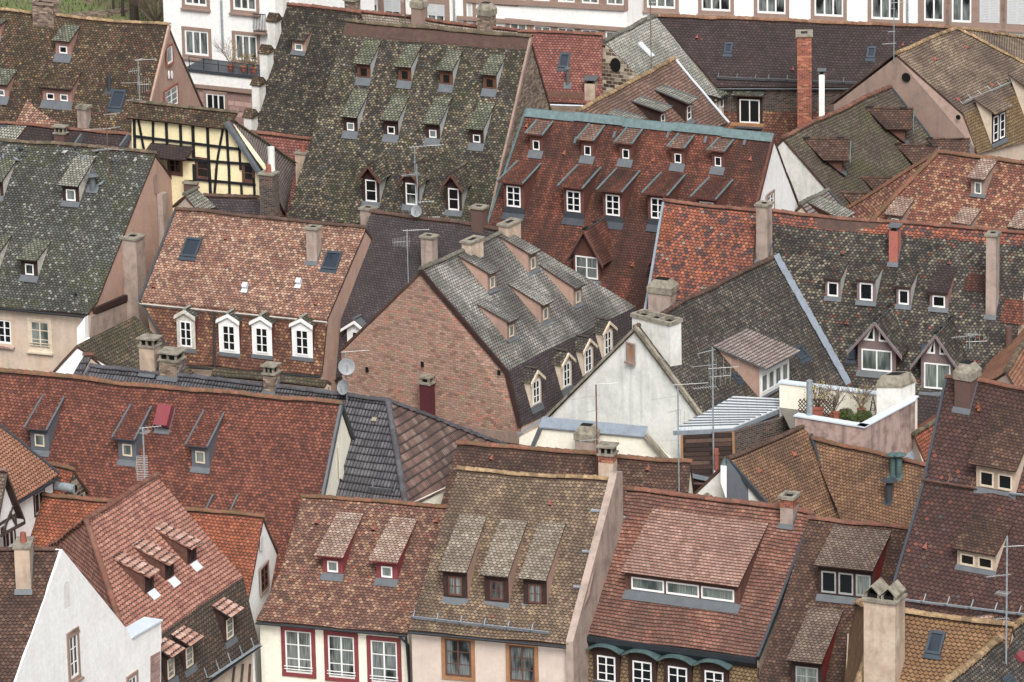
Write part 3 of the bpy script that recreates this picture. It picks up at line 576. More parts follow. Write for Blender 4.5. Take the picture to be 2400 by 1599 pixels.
    M['t_c2'] = tile('old_grey_brown_tiles', [('#4f4a43', 4), ('#676055', 3), ('#3b3835', 4), ('#7c7262', 2), ('#6f4f42', .8)], .17, .14, rim=.5, dirt=('#2b2826', .5), streak=('#2a2726', .5), seed=14, bri=1.05)
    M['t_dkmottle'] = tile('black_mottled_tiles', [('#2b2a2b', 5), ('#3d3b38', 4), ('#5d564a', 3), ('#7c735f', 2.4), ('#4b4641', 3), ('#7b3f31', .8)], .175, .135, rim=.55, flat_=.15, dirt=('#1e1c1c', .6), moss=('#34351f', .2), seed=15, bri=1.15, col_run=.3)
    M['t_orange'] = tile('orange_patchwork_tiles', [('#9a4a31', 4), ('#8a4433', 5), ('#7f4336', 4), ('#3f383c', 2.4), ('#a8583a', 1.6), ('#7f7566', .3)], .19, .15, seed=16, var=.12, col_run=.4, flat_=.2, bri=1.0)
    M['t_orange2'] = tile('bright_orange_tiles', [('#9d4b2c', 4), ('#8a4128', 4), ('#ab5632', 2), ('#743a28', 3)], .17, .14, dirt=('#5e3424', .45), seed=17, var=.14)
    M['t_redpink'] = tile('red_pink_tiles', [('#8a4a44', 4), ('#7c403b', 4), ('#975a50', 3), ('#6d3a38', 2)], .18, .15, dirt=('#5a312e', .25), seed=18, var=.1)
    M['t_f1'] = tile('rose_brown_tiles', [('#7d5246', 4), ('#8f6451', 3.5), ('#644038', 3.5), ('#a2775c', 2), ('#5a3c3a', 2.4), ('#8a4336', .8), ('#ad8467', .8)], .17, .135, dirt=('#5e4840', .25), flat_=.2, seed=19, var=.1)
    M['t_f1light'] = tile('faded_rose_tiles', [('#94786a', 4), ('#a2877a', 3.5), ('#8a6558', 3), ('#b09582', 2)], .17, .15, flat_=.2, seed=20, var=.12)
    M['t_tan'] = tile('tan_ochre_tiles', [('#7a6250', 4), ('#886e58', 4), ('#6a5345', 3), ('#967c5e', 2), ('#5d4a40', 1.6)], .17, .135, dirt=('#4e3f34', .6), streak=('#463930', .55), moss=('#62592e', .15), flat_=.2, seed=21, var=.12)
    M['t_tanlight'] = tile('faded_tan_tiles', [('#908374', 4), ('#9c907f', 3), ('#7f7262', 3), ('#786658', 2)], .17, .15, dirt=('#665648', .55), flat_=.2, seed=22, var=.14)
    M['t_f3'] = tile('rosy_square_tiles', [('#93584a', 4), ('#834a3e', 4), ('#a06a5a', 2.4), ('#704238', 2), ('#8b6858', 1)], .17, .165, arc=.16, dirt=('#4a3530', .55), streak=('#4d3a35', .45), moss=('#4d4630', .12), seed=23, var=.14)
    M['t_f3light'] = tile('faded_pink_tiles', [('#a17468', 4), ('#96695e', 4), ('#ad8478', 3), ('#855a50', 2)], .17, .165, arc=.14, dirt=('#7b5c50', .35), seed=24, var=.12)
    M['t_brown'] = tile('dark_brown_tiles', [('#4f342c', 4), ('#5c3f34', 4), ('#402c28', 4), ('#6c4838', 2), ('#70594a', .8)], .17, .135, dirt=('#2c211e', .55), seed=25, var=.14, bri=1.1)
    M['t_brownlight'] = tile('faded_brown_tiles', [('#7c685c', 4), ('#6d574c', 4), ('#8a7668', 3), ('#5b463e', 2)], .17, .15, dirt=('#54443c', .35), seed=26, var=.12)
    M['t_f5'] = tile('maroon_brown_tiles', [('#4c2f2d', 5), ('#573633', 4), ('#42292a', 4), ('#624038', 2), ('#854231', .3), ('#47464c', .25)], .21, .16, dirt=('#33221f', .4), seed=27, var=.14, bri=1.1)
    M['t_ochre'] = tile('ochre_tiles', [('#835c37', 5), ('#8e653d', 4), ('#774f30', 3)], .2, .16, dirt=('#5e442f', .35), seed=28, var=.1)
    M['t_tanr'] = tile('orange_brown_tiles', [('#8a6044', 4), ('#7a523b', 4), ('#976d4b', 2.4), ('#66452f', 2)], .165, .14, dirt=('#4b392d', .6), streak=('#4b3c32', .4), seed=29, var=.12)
    M['t_l1'] = tile('fresh_pink_red_tiles', [('#a76a5c', 4), ('#995c50', 3.5), ('#b07868', 3), ('#83504a', 2)], .2, .18, arc=.3, joint_shade='#3d2220', seed=30, var=.08)
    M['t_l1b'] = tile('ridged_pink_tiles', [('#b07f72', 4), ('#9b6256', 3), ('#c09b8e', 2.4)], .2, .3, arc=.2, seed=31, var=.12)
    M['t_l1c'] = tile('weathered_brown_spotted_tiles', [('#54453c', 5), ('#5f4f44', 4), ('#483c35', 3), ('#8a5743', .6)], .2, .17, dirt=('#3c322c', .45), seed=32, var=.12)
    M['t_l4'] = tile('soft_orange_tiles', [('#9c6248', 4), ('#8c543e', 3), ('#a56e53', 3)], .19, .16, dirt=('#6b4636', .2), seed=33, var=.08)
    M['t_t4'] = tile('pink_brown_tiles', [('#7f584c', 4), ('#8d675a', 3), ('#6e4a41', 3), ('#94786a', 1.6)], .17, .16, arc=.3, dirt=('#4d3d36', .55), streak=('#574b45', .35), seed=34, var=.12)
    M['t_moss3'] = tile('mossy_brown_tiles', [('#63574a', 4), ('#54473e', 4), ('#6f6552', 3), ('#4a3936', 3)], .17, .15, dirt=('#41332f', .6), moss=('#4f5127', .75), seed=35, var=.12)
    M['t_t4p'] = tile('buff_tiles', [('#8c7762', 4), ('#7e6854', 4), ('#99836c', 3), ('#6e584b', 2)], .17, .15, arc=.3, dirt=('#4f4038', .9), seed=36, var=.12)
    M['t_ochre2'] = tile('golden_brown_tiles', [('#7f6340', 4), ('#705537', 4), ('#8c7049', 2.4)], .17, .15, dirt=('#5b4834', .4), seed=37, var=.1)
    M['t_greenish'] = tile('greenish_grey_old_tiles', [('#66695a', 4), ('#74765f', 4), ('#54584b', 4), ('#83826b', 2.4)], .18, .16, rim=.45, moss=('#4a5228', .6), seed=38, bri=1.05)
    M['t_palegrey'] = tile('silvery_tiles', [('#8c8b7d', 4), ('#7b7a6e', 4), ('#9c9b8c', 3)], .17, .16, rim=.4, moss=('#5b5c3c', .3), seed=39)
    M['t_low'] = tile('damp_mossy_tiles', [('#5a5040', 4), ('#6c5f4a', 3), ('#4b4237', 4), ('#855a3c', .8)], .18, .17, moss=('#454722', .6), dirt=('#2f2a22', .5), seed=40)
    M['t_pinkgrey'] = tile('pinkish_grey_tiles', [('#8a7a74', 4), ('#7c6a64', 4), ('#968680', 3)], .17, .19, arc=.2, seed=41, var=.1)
    M['pt_dark'] = pantile('charcoal_pantiles', [('#4a484c', 4), ('#545256', 3), ('#424044', 3)], .3, .36, seed=1, bri=1.1); M['pt_brown'] = pantile('brown_pantiles', [('#6d4f45', 4), ('#7f5f52', 3), ('#5b423b', 3), ('#8d7467', 1.6)], .24, .36, seed=2, dirt=('#433630', .5))
    M['r_old'] = ridgemat('old_ridge_tiles', [('#6b5648', 3), ('#7a6352', 3), ('#584a40', 3)], ('#4a4a30', .6)); M['r_red'] = ridgemat('red_ridge_tiles', [('#83483d', 4), ('#8d5346', 3), ('#74433b', 3)], ('#5b4a38', .5)); M['r_redmoss'] = ridgemat('mossy_red_ridge', [('#8d5142', 4), ('#7c4a3e', 3)], ('#55522c', .6))
    M['r_dark'] = ridgemat('charcoal_ridge', [('#4b494e', 4), ('#55535a', 3)]); M['r_grey'] = ridgemat('grey_ridge', [('#757169', 4), ('#66625b', 3)], ('#56563c', .5)); M['r_orange'] = ridgemat('orange_ridge', [('#8f6048', 4), ('#82523c', 3), ('#9a6f54', 2)], ('#5c4a35', .4)); M['r_brown'] = ridgemat('brown_ridge', [('#5a3d38', 4), ('#66463f', 3)], ('#3f3a2c', .5)); M['r_tan'] = ridgemat('tan_ridge', [('#a5825a', 4), ('#b38e66', 3), ('#8b6c4c', 2)], ('#3f3b28', .4))
    # walls ---------------------------------------------------
    M['p_white'] = plaster('white_render', '#e2e2e0', '#a9a49c', .2); M['p_white2'] = plaster('stained_white_render', '#dcddd6', '#8f948e', .5, sc=.6); M['p_cream'] = plaster('cream_render', '#e0dbc8', '#b5ad98', .2); M['p_yellow'] = plaster('yellow_render', '#e6d6a2', '#b3a070', .3)
    M['p_pink'] = plaster('pink_render_wall', '#a98775', '#6e574d', .4); M['p_pinkdk'] = plaster('mauve_render', '#8f7669', '#5d4e48', .5); M['p_beige'] = plaster('beige_render', '#bba894', '#83715f', .35, lift=('#c9a387', .6)); M['p_beige2'] = plaster('pale_rose_render', '#c4b3a6', '#94837a', .3, sc=1.5)
    M['p_chim'] = plaster('chimney_render', '#a08c80', '#544c44', .6, sc=1.4); M['p_chimlight'] = plaster('sandy_chimney_render', '#b39b85', '#6d6052', .6, sc=1.4, lift=('#c9b8a2', .7)); M['p_chimred'] = plaster('salmon_chimney_render', '#a55b4c', '#7d4034', .3); M['p_chimbrown'] = plaster('brown_chimney_render', '#5e453f', '#42332f', .3); M['p_chimwhite'] = plaster('white_chimney_render', '#cfcfc8', '#85857c', .5)
    M['p_maroon'] = plaster('maroon_chimney', '#55222a', '#3b1a20', .3); M['p_stainpink'] = plaster('stained_pink_render', '#a98e84', '#4e403c', .95, sc=1.3); M['p_rubble'] = brick('rubble_stone', [('#9c8f7c', 3), ('#b7ab95', 3), ('#5b4d44', 3), ('#756655', 2), ('#3b322e', 1.4)], '#a99c86', .34, .19, ('#3c322c', .6), 5)
    M['b_gable'] = brick('gable_brick', [('#a07a68', 4), ('#ab8370', 3), ('#b27460', 1.6), ('#94735f', 3), ('#9a8468', 1.2), ('#876253', 1.6)], '#665a4f', .26, .11, ('#8a7460', .35), 3); M['brickwarm'] = brick('warm_brick', [('#9d4c34', 4), ('#8a4331', 3), ('#b06a48', 2), ('#6f3b2d', 1.5)], '#8d7460', .25, .085, ('#5b3529', .4), 4)
    M['b_old'] = brick('old_brick', [('#7b6656', 4), ('#8f7a66', 3), ('#5c4c42', 3), ('#a08c78', 1.4)], '#6d6358', .25, .09, ('#3e352e', .6), 6); M['b_dark'] = brick('sooty_brick', [('#4c423d', 4), ('#5b4e46', 3), ('#3b3432', 3), ('#6e4a3c', 1)], '#7a7065', .25, .09, ('#2c2624', .4), 7)
    M['sandstone'] = plaster('sandstone_trim', '#8f7669', '#6b574d', .3, sc=2); M['sand2'] = brick('pink_sandstone_blocks', [('#a07f78', 4), ('#b08f86', 3), ('#93726b', 3)], '#8a6d66', .6, .3, ('#7b5c55', .3), 8)
    M['planks'] = brick('weathered_planks', [('#5b4238', 3), ('#4b3831', 3), ('#6b5347', 2), ('#3c2e2a', 2)], '#1c1614', 2.4, .2, ('#2f2420', .5), 9)
    b = NB('standing_seam_zinc'); tc = b.sep(b.uv()); k = b.m_('FRACT', b.m_('DIVIDE', tc[0], .42)); c = b.mix(b.mr(k, .0, .1, 1, 0), col('#c3c9cd'), col('#a2abb2')); b.b.inputs['Roughness'].default_value = .4; b.b.inputs['Metallic'].default_value = .1; M['seam'] = b.done(c)
    b = NB('grass_bank'); tc = b.n.new('ShaderNodeTexCoord').outputs['Object']; n1 = b.noise(tc, .5, 6, .7); n2 = b.noise(tc, 8, 4)
    c = b.mix(b.mr(n1, .42, .62), col('#5c6a35'), col('#6a5a45')); c = b.mix(.9, c, b.ramp(n2, [(.3, g(.5)), (.7, g(1.4))]), 'MULTIPLY'); b.bump(n2, .8, .1); M['grass'] = b.done(c)
    M['asphalt'] = flat('asphalt', '#3a3838', n=.2); M['paving'] = flat('paving', '#6a645c', n=.2)
    b = NB('leaf'); tc = b.n.new('ShaderNodeTexCoord').outputs['Object']; M['leaf'] = b.done(b.ramp(b.noise(tc, 6, 3), [(.3, col('#2b3a18')), (.7, col('#56662b'))])); M['bark'] = flat('bark', '#3b322b', n=.3); M['twig'] = flat('twig', '#6a5a4c'); M['flower'] = flat('yellow_leaf', '#a08b2c')
    M['pigeon'] = flat('pigeon_grey', '#6c7580', .7, n=.3, sc=9); M['pigeon_w'] = flat('pigeon_pale', '#b9b6b2', .7, n=.3, sc=9); M['pigeon_d'] = flat('pigeon_dark', '#3a414b', .7, n=.3, sc=9); M['redbox'] = flat('red_sheet', '#7d3038', .45, .1, n=.06)
build_materials()
# ================================================================ front row
OV = dict(over=.25)
H = F1 = gable('cream house with three maroon cased windows below a rose brown roof', q(10,430,1412), q(10,1800,1530), 12.9,
    [(q(14,215,560), q(14,1535,690), 38, 't_f1'), (q(14,0,1000), q(14,1385,1120), 33, 't_f1')], wallm='p_cream', gl='p_cream', gr='p_cream', ridge='r_redmoss', over=.3, gut='gutter')
for x, y, tx, ty in ((708, 575, 880, 20), (1205, 625, 1380, 70)):
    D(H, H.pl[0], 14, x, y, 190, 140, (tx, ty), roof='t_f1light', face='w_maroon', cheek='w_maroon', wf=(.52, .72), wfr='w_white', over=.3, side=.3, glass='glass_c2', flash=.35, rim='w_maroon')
for x, y in ((393, 1290), (787, 1335), (1180, 1380)): WW(H, H.fw, 14, x, y, 240, 385, casing='w_maroon', cw=.17, cols=2, rows=3, bars=2, glass='glass_c', fw=.06)
VT(H, H.pl[0], 14, [(560, 100), (1085, 160), (1660, 90)])
dp = MB(); P0 = H.R[-1]-H.u*.3+H.n*.1; dp.tube(P0-Z*.1, P0-Z*.5+H.u*.35-H.n*.1, .05); dp.tube(P0-Z*.5+H.u*.35-H.n*.1, P0-Z*6+H.u*.35-H.n*.1, .05); dp.tube(P0-Z*.1+H.u*.3, P0-Z*6+H.u*.55-H.n*.1, .05); dp.build('downpipe', 'gutter', H.r)
H = F2 = gable('rose rendered house with tan ochre roof and three long shed dormers', q(10,1860,1175), q(11,905,1290), 14.9,
    [(q(14,1530,690), q(15,690,780), 46, 't_tan'), (q(14,1400,1085), q(15,500,1225), 41, 't_tan')], wallm='p_beige2', gl='p_beige2', gr='p_beige2', ridge='r_tan', over=.25, vr='p_pinkdk')
for r, x, y, tx, ty in ((14, 1835, 800, 2130, 60), (14, 2215, 840, 2480, 100), (15, 215, 870, 470, 120)):
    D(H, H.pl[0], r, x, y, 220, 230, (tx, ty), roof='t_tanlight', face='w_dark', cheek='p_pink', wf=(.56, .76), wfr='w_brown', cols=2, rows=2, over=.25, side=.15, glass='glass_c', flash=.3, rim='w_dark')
WW(H, H.fw, 14, 1860, 1345, 240, 340, frame='w_brown', casing='w_tan', cw=.15, cols=2, rows=3, glass='glass_c'); WW(H, H.fw, 15, 95, 1400, 230, 330, frame='w_brown', casing='w_tan', cw=.15, cols=2, rows=3, glass='glass_c')
SG(H, H.pl[1], 14, 1440, 990, 2700, 1135, m='lead_blue')
VT(H, H.pl[0], 14, [(1570, 900), (2180, 960)]); VT(H, H.pl[0], 11, [(350, 1490)])
# parapet between the tan and the red roof
mb = MB(); A, B = F2.R[0]+F2.u*.28, F2.R[-1]+F2.u*.28; mb.prism([A+Z*.2-F2.n*.8, A+Z*.4, A+Z*.12+F2.n*.3, B+Z*.16, B-Z*8, A-Z*8-F2.n*.8], -F2.u*.3); mb.build('parapet_wall', 'p_chim', F2.r)
for x, y, s in ((950, 70, 1), (800, 450, 1), (600, 990, 1), (815, 30, -1), (735, 405, -1), (655, 730, -1), (565, 1045, -1)):
    pl = F2.pl[0] if s < 0 else None
    if s < 0: a = MB(); P = F2.pl[0].at(q(15, x, y))+Z*.1; a.box(P, -F2.u*.42, F2.pl[0].v*.05, Z*.06); a.build('parapet_stay', 'lead_blue', F2.r)
H = F3 = gable('house with rosy red roof, one wide three pane dormer and four copper hooded windows', q(11,1062,1362), q(12,408,1572), 13.9,
    [(q(15,570,1115), q(15,2250,1340), 38, 't_f3')], wallm='w_dark', gl='p_beige', gr='p_beige', ridge='r_red', over=.15, gut=None, vr='zinc_dark', rw=.14)
for x, y in ((950, 60), (805, 445), (605, 985)):
    a = MB(); P = H.pl[0].at(q(15, x, y))+Z*.1; a.box(P, H.u*.45-H.pl[0].v*.1, H.pl[0].v*.06, Z*.07); a.build('parapet_stay', 'lead_blue', H.r)
u, n = H.u, H.n; E1, E2 = H.L[-1], H.R[-1]                       # boxed gutter and tiled mansard storey
a = MB(); a.prism([E1-Z*.02, E1+n*.16-Z*.02, E1+n*.16-Z*.22, E1-Z*.5-n*.05], E2-E1, 0); a.build('box_gutter', 'gutter', H.r)
A, B = E1-Z*.5-n*.12, E2-Z*.5-n*.12; dn = -Z*3.2+n*.5; a = MB(); roofgrid(a, A, B, B+dn, A+dn, 0, .1); a.build('mansard', ['t_ochre2', 'edge'], H.r)
MP = Plane(A, u, math.degrees(math.atan2(3.2, .5)))
for x, y, w in ((870, 1560, 250), (1200, 1610, 250), (1525, 1660, 250), (1860, 1700, 250)):
    P = (x, y); d_ = D(H, MP, 15, x, y, w, 255, kind='arc', gh=.22, roof='teal_dark', face='w_dark', cheek='w_dark', wf=(.68, .92), wfr='w_white', cols=2, rows=3, over=.35, side=.16, flash=.05, rim='teal_dark', glass=random.choice(['glass', 'glass_c']), drop=-.06)
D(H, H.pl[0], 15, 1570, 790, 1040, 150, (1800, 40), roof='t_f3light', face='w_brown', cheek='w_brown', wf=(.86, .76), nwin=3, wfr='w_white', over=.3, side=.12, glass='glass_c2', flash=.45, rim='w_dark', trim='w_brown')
CH(H, H.pl[0], 16, 97, 72, -62, 66, d=.7, m='p_chim', cap='rim', band=.35)
H = F4 = gable('narrow house with dark brown roof and two red cheeked dormers', q(16,215,38), q(16,790,97), 14.0,
    [(q(16,-60,900), q(16,560,1000), 42, 't_brown')], ridge='r_red')
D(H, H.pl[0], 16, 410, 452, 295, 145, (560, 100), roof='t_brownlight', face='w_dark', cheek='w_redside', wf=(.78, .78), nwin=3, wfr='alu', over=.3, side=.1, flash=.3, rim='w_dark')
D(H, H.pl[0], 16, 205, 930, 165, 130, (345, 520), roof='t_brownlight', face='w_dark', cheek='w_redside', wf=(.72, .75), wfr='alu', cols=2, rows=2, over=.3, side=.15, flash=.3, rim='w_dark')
H = F5 = gable('tall house with steep maroon brown roof and four pale double dormers', q(12,1650,325), q(12,2900,530), 21.0,
    [(q(12,1440,1290), q(12,2600,1480), 56, 't_f5'), (q(16,640,470), q(16,1500,600), 50, 't_f5'), (q(16,600,600), q(16,1500,730), 45, 't_f5')], ridge='r_red', vl='zinc_dark', gl='p_pinkdk')
CH(H, H.pl[0], 12, 1785, 620, 290, 145, d=.8, m='p_chimbrown', cap='taper')
D(H, H.pl[0], 12, 2095, 1375, 360, 190, (2290, 620), roof='t_brown', face='p_chimlight', cheek='p_beige', wf=(.7, .75), nwin=2, wfr='w_cream', over=.25, side=.3, flash=.25, glass='glass')
D(H, H.pl[1], 16, 1095, 300, 205, 76, (1180, 40), roof='t_brown', face='p_chimlight', cheek='p_beige', wf=(.74, .8), nwin=2, wfr='w_cream', over=.2, side=.2, flash=.2, glass='glass')
SG(H, H.pl[0], 12, 1440, 1285, 1930, 1365, m='rust'); SG(H, H.pl[0], 12, 2240, 1410, 2500, 1440, m='galv'); SG(H, H.pl[1], 16, 690, 468, 1400, 556, m='galv')
VT(H, H.pl[0], 12, [(1930, 600), (1945, 625)], m='t_orange2'); VT(H, H.pl[1], 16, [(825, 185)])
H = F6 = gable('house with ochre tiled roof low beside the twin cowled chimney', q(16,400,790), q(16,400,790), 10.5, [(q(16,250,1100), q(16,1200,1200), 52, 't_ochre')], ridge='r_tan') if False else gable('house with ochre tiled roof at the lower right', q(16,600,508), q(16,1285,604), 14.6,
    [(q(16,380,1200), q(16,1150,1300), 48, 't_ochre')], ridge='r_tan', rw=.15, hipL=q(16,430,480))
SK(H, H.pl[0], 16, 880, 690, 85, 125)
CH(H, H.pl[0], 16, 585, 950, 478, 165, d=1.0, m='p_chimlight', cap='gables', flash=False)
# grey roofed corner house, bottom right
H = F7 = gable('grey roofed corner house at the lower right corner', q(16,900,925), q(16,1400,525), 14.2, [(q(16,1500,1300), q(16,2000,900), 40, 't_c2')], ridge='r_tan', rw=.15, ab=40)
bp = Plane(atz(q(16,980,860), 12.2), V((1, .25, 0)), 90)
mb = MB(); P = bp.at(q(16,975,860)); e = bp.u; n_ = bp.n; w_ = 1.9
mb.box(P, e*w_, n_*-1.6, Z*1.0); o = mb.build('dormer', 'p_pink', F6.r)
mb = MB(); T0 = P+Z*1.0; roofgrid(mb, T0-e*.35-n_*1.3+Z*.75, T0+e*2.0-n_*1.3+Z*.75, T0+e*2.0+n_*.2+Z*.08, T0-e*.35+n_*.2+Z*.08, 0, .12, mi_edge=1, amp=.02); mb.build('dormer_roof', ['t_f1light', 'w_brown'], o)
a = MB(); P = H.pl[0].at(q(16,1330,800)); a.box(P, H.u*.5, H.pl[0].v*.4, H.pl[0].N*.15); a.build('vent_box', 'redbox', H.r)
skylight(H, H.pl[0], q(16,1255,885), 30, 22)
# ================================================================ left foreground
H = L1 = gable('corner house with fresh pink red hipped roof and a weathered mansard', (202,1222), (367,1116), 14.9, [((306,1534),(570,1351), 43, 't_l1'), ((345,1695),(607,1508), 72, 't_l1c')], hipL=(70,1318), gl='p_white', gr='p_white', wallm='p_beige', ridge='r_red', over=.2, back=None, ab=45, gut='gutter')
for x, y, tx, ty in ((1375, 728, 1085, 400), (1560, 615, 1300, 255), (1765, 470, 1490, 110)):
    D(H, H.pl[0], 13, x, y, 86, 125, (tx, ty), roof='t_l1b', face='w_dark', cheek='w_brown', wf=(.5, .8), wfr='w_dark', over=.28, side=.12, flash=.0, rim='t_l1', glass='glass')
    a = MB(); P = H.pl[0].at(q(13, x+15, y+10)); a.box(P-H.u*.28-H.pl[0].v*.35+H.pl[0].N*.02, H.u*.56, H.pl[0].v*.4, H.pl[0].N*.02); a.build('flashing', 'zinc_light', H.r)
for x, y, tx, ty in ((1572, 1545, 1530, 1140), (1742, 1440, 1700, 1030), (2113, 1180, 2075, 770)):
    D(H, H.pl[1], 13, x, y, 100, 225, k=22, roof='t_l1b', face='w_dark', cheek='w_dark', wf=(.62, .84), wfr='w_cream', rows=3, over=.4, side=.2, flash=.25, glass='glass_c', rim='w_dark')
SG(H, H.pl[1], 13, 1900, 1530, 2352, 1230, m='galv')
a = MB(); E = H.fw; 
for x0, x1 in ((2225, 2200), (2290, 2275), (2150, 2120)): beam(a, E, q(13, x0, 1400), q(13, x1, 1640), .12, .05, .02)
a.build('timber_frame', 'beam_brown', H.r)
W2 = Plane(L1.R[-1], L1.u, 90)
H = L2 = House('white gabled house with dark brown roof in the lower left corner', loc=V((W2.at((180,1500)).x, W2.at((180,1500)).y, 0)))
pk = W2.at((146,1288)); lf = W2.at((-30,1785)); gp = [(146,1288), (299,1477), q(13,1205,1165), q(13,1480,1005), (377,1900), (-30,1990), (-30,1785)]
poly(H.r, 'gable_wall', W2, gp, 'p_white', .3)
rl = atz((-120,1289), pk.z); mb = MB(); bl = rl+(lf-pk); off = W2.n*-.05; roofgrid(mb, rl, pk+off, lf+off, bl, 0, .12); mb.build('roof', ['t_brown', 'edge'], H.r)
mb = MB(); ridgecaps(mb, rl, pk-(pk-rl).normalized()*.3); mb.build('ridge_tiles', 'r_brown', H.r)
N2 = (pk-rl).cross(lf-pk).normalized(); N2 = N2 if N2.z > 0 else -N2; hz = V((N2.x, N2.y, 0)).normalized(); P2 = Plane(pk, V((-hz.y, hz.x, 0)), math.degrees(math.acos(N2.z)), hz); P2.u = (pk-rl).normalized(); P2.u.z = 0; P2.u.normalize()
H.pl = [P2]; print('DBG L2', round(pk.z, 1), round(P2.a, 1), round(lf.z, 1), P2.u, P2.n)
o = CH(H, P2, 13, 217, 722, 345, 140, d=1.15, m='p_chimlight', cap='pot')
wm = W2; window(H.r, W2.at(q(13, 672, 1320)), W2.u, W2.n, .62, 1.75, frame='w_white', casing='sandstone', cw=.14, cols=2, rows=3, sill='sandstone', glass='glass', arch=None)
a = MB(); c_ = W2.at(q(13, 672, 1130)); a.prism([c_+W2.u*(.45*math.cos(t))+Z*(.28*math.sin(t)-.05)+W2.n*.0 for t in [math.pi*i/8 for i in range(9)]], W2.n*.06); a.build('window_arch', 'sandstone', H.r)
window(H.r, W2.at(q(13, 1215, 1640)), W2.u, W2.n, .62, 1.1, frame='w_white', casing='sandstone', cw=.14, cols=2, rows=2, glass='glass')
a = MB(); c_ = W2.at(q(13, 614, 765)); w_ = .22; a.face([c_+W2.u*-w_-Z*.5+W2.n*.01, c_+W2.u*w_-Z*.5+W2.n*.01]+[c_+W2.u*(w_*math.cos(t))+Z*(.38+.16*math.sin(t))+W2.n*.01 for t in [math.pi*i/6 for i in range(7)]]); a.build('blind_niche', 'stone2' if 'stone2' in M else 'p_chimwhite', H.r)
a = MB(); t1, t2 = W2.at(q(13, 1205, 1165)), W2.at(q(13, 1480, 1005)); a.prism([t1+W2.n*.08, t2+W2.n*.08, t2-W2.n*.75, t1-W2.n*.75], Z*.07, 0); a.build('parapet_coping', 'zinc_light', H.r)
a = MB(); t1, t2 = t1-Z*.02, t2-Z*.02; a.prism([t1-W2.n*.01, t2-W2.n*.01, t2-W2.n*.7, t1-W2.n*.7], -Z*.9, 0); a.build('parapet', 'p_white', H.r)
for k in range(7):
    y0 = 1290+k*52; poly(H.r, 'quoin', W2, [q(13, 1380-(k % 2)*0, y0+42), q(13, 1470, y0-8), q(13, 1470, y0+40), q(13, 1380, y0+90)], 'sand2', .05, .02)
H = L3 = gable('house with bright orange tile roof and narrow white end gable', q(9,400,1415), q(14,68,50), 12.7, [(q(13,-500,900), q(13,2262,900), 50, 't_orange2')], back=('R', q(14,240,440)), gr='p_white', ridge='r_redmoss', vr=None)
WW(H, H.wr, 14, 75, 610, 70, 230, frame='w_brown', casing='sandstone', cw=.07, cols=2, rows=3, glass='glass')
poly(H.r, 'blind_niche', H.wr, [q(14, 38, 360), q(14, 38, 240), q(14, 50, 215), q(14, 64, 240), q(14, 64, 355)], 'p_chimwhite', .02, .02)
H = L4 = gable('half timbered white house with soft orange roof at the left edge', (-230,1060), (-51,956), 16.2, [((-65,1237),(138,1113), 42, 't_l4')], wallm='p_white', gl='p_white', gr='p_white', ridge='r_red', over=.3, vr='zinc_dark')
WW(H, H.fw, 9, 358, 1480, 90, 200, frame='alu', glass='glass', cols=2, casing='w_dark', cw=.05)
WW(H, H.fw, 13, 85, 250, 85, 165, frame='w_white', glass='glass', cols=2, casing='w_dark', cw=.1)
fp = Plane(atz(q(13, 60, 225), 8.0), V((1, .62, 0)), 90)
mb = MB(); A_ = fp.at(q(13, -190, 330)); B_ = fp.at(q(13, 225, 95)); T_ = fp.at(q(9, 118, 1345)); 
D(H, H.pl[0], 13, 30, 215, 250, 110, kind='gable', gh=2.1, roof='t_old' if 't_old' in M else 't_brownlight', face='p_white', cheek='p_white', wf=(.2, .5), wfr='beam_brown', over=.3, side=.15, flash=0, trim='beam_brown', verge='beam_brown', rim='w_dark')
a = MB()
for p, p2, w_ in (((20, 190), (95, 0), .09), ((150, 130), (90, 10), .09), ((30, 185), (120, -60), .07), ((0, 222), (225, 100), .14)): beam(a, Plane(H.pl[0].at(q(13, 30, 215))+H.n*.03, H.u, 90), q(13, *p), q(13, *p2), w_, .05)
a.build('timber_frame', 'beam_brown', H.r)
H = L5 = gable('long house with dark red roof, grey clad dormers and a white end gable', q(9,-60,272), q(10,780,585), 15.7, [(q(9,-1000,2100), q(10,420,2300), 50, 't_redbig')], back=('R', q(10,1085,1465)), gr='p_cream', gl='p_cream', vr='zinc', ridge='r_redmoss', rw=.14)
for x, y, tx, ty in ((370, 1010, 590, 510), (1175, 1100, 1375, 600), (1845, 1165, 2050, 655)):
    D(H, H.pl[0], 9, x, y, 165, 175, (tx-100, ty), roof='t_redbig', face='w_grey', cheek='w_grey', wf=(.52, .62), wfr='w_cream', over=.28, side=.16, glass='glass_c2', flash=.25, rim='w_grey', verge='zinc', drop=.06)
for x, y in ((1870, 1590), (2100, 1590)): a = MB(); P = H.pl[0].at(q(9, x, y)); a.box(P, H.u*.07, H.pl[0].v*.9+H.u*.2, H.pl[0].N*.1); a.build('verge_flashing', 'zinc', H.r)
a = MB(); P = H.pl[0].at(q(9, 1490, 830)); u, v, n = H.u, H.pl[0].v, H.pl[0].N; a.box(P-u*.35-v*.12+n*.03, u*.7, v*1.2, n*.02); a.build('flashing', 'zinc', H.r); a = MB(); a.box(P-u*.3+v*.12+n*.02, u*.62, v*.95, n*.42); a.build('vent_box', ['redbox'], H.r)
poly(H.r, 'blind_niche', H.wr, [q(10, 765, 1260), q(10, 755, 975), q(10, 795, 960), q(10, 808, 1275)], 'p_cream', .02, .02)
a = MB(); E1 = H.RR+H.u*.02; E2 = H.BR+H.u*.02; a.box(E1-Z*.12, E2-E1, H.u*.1, Z*.2); a.build('verge', 'zinc_dark', H.r)
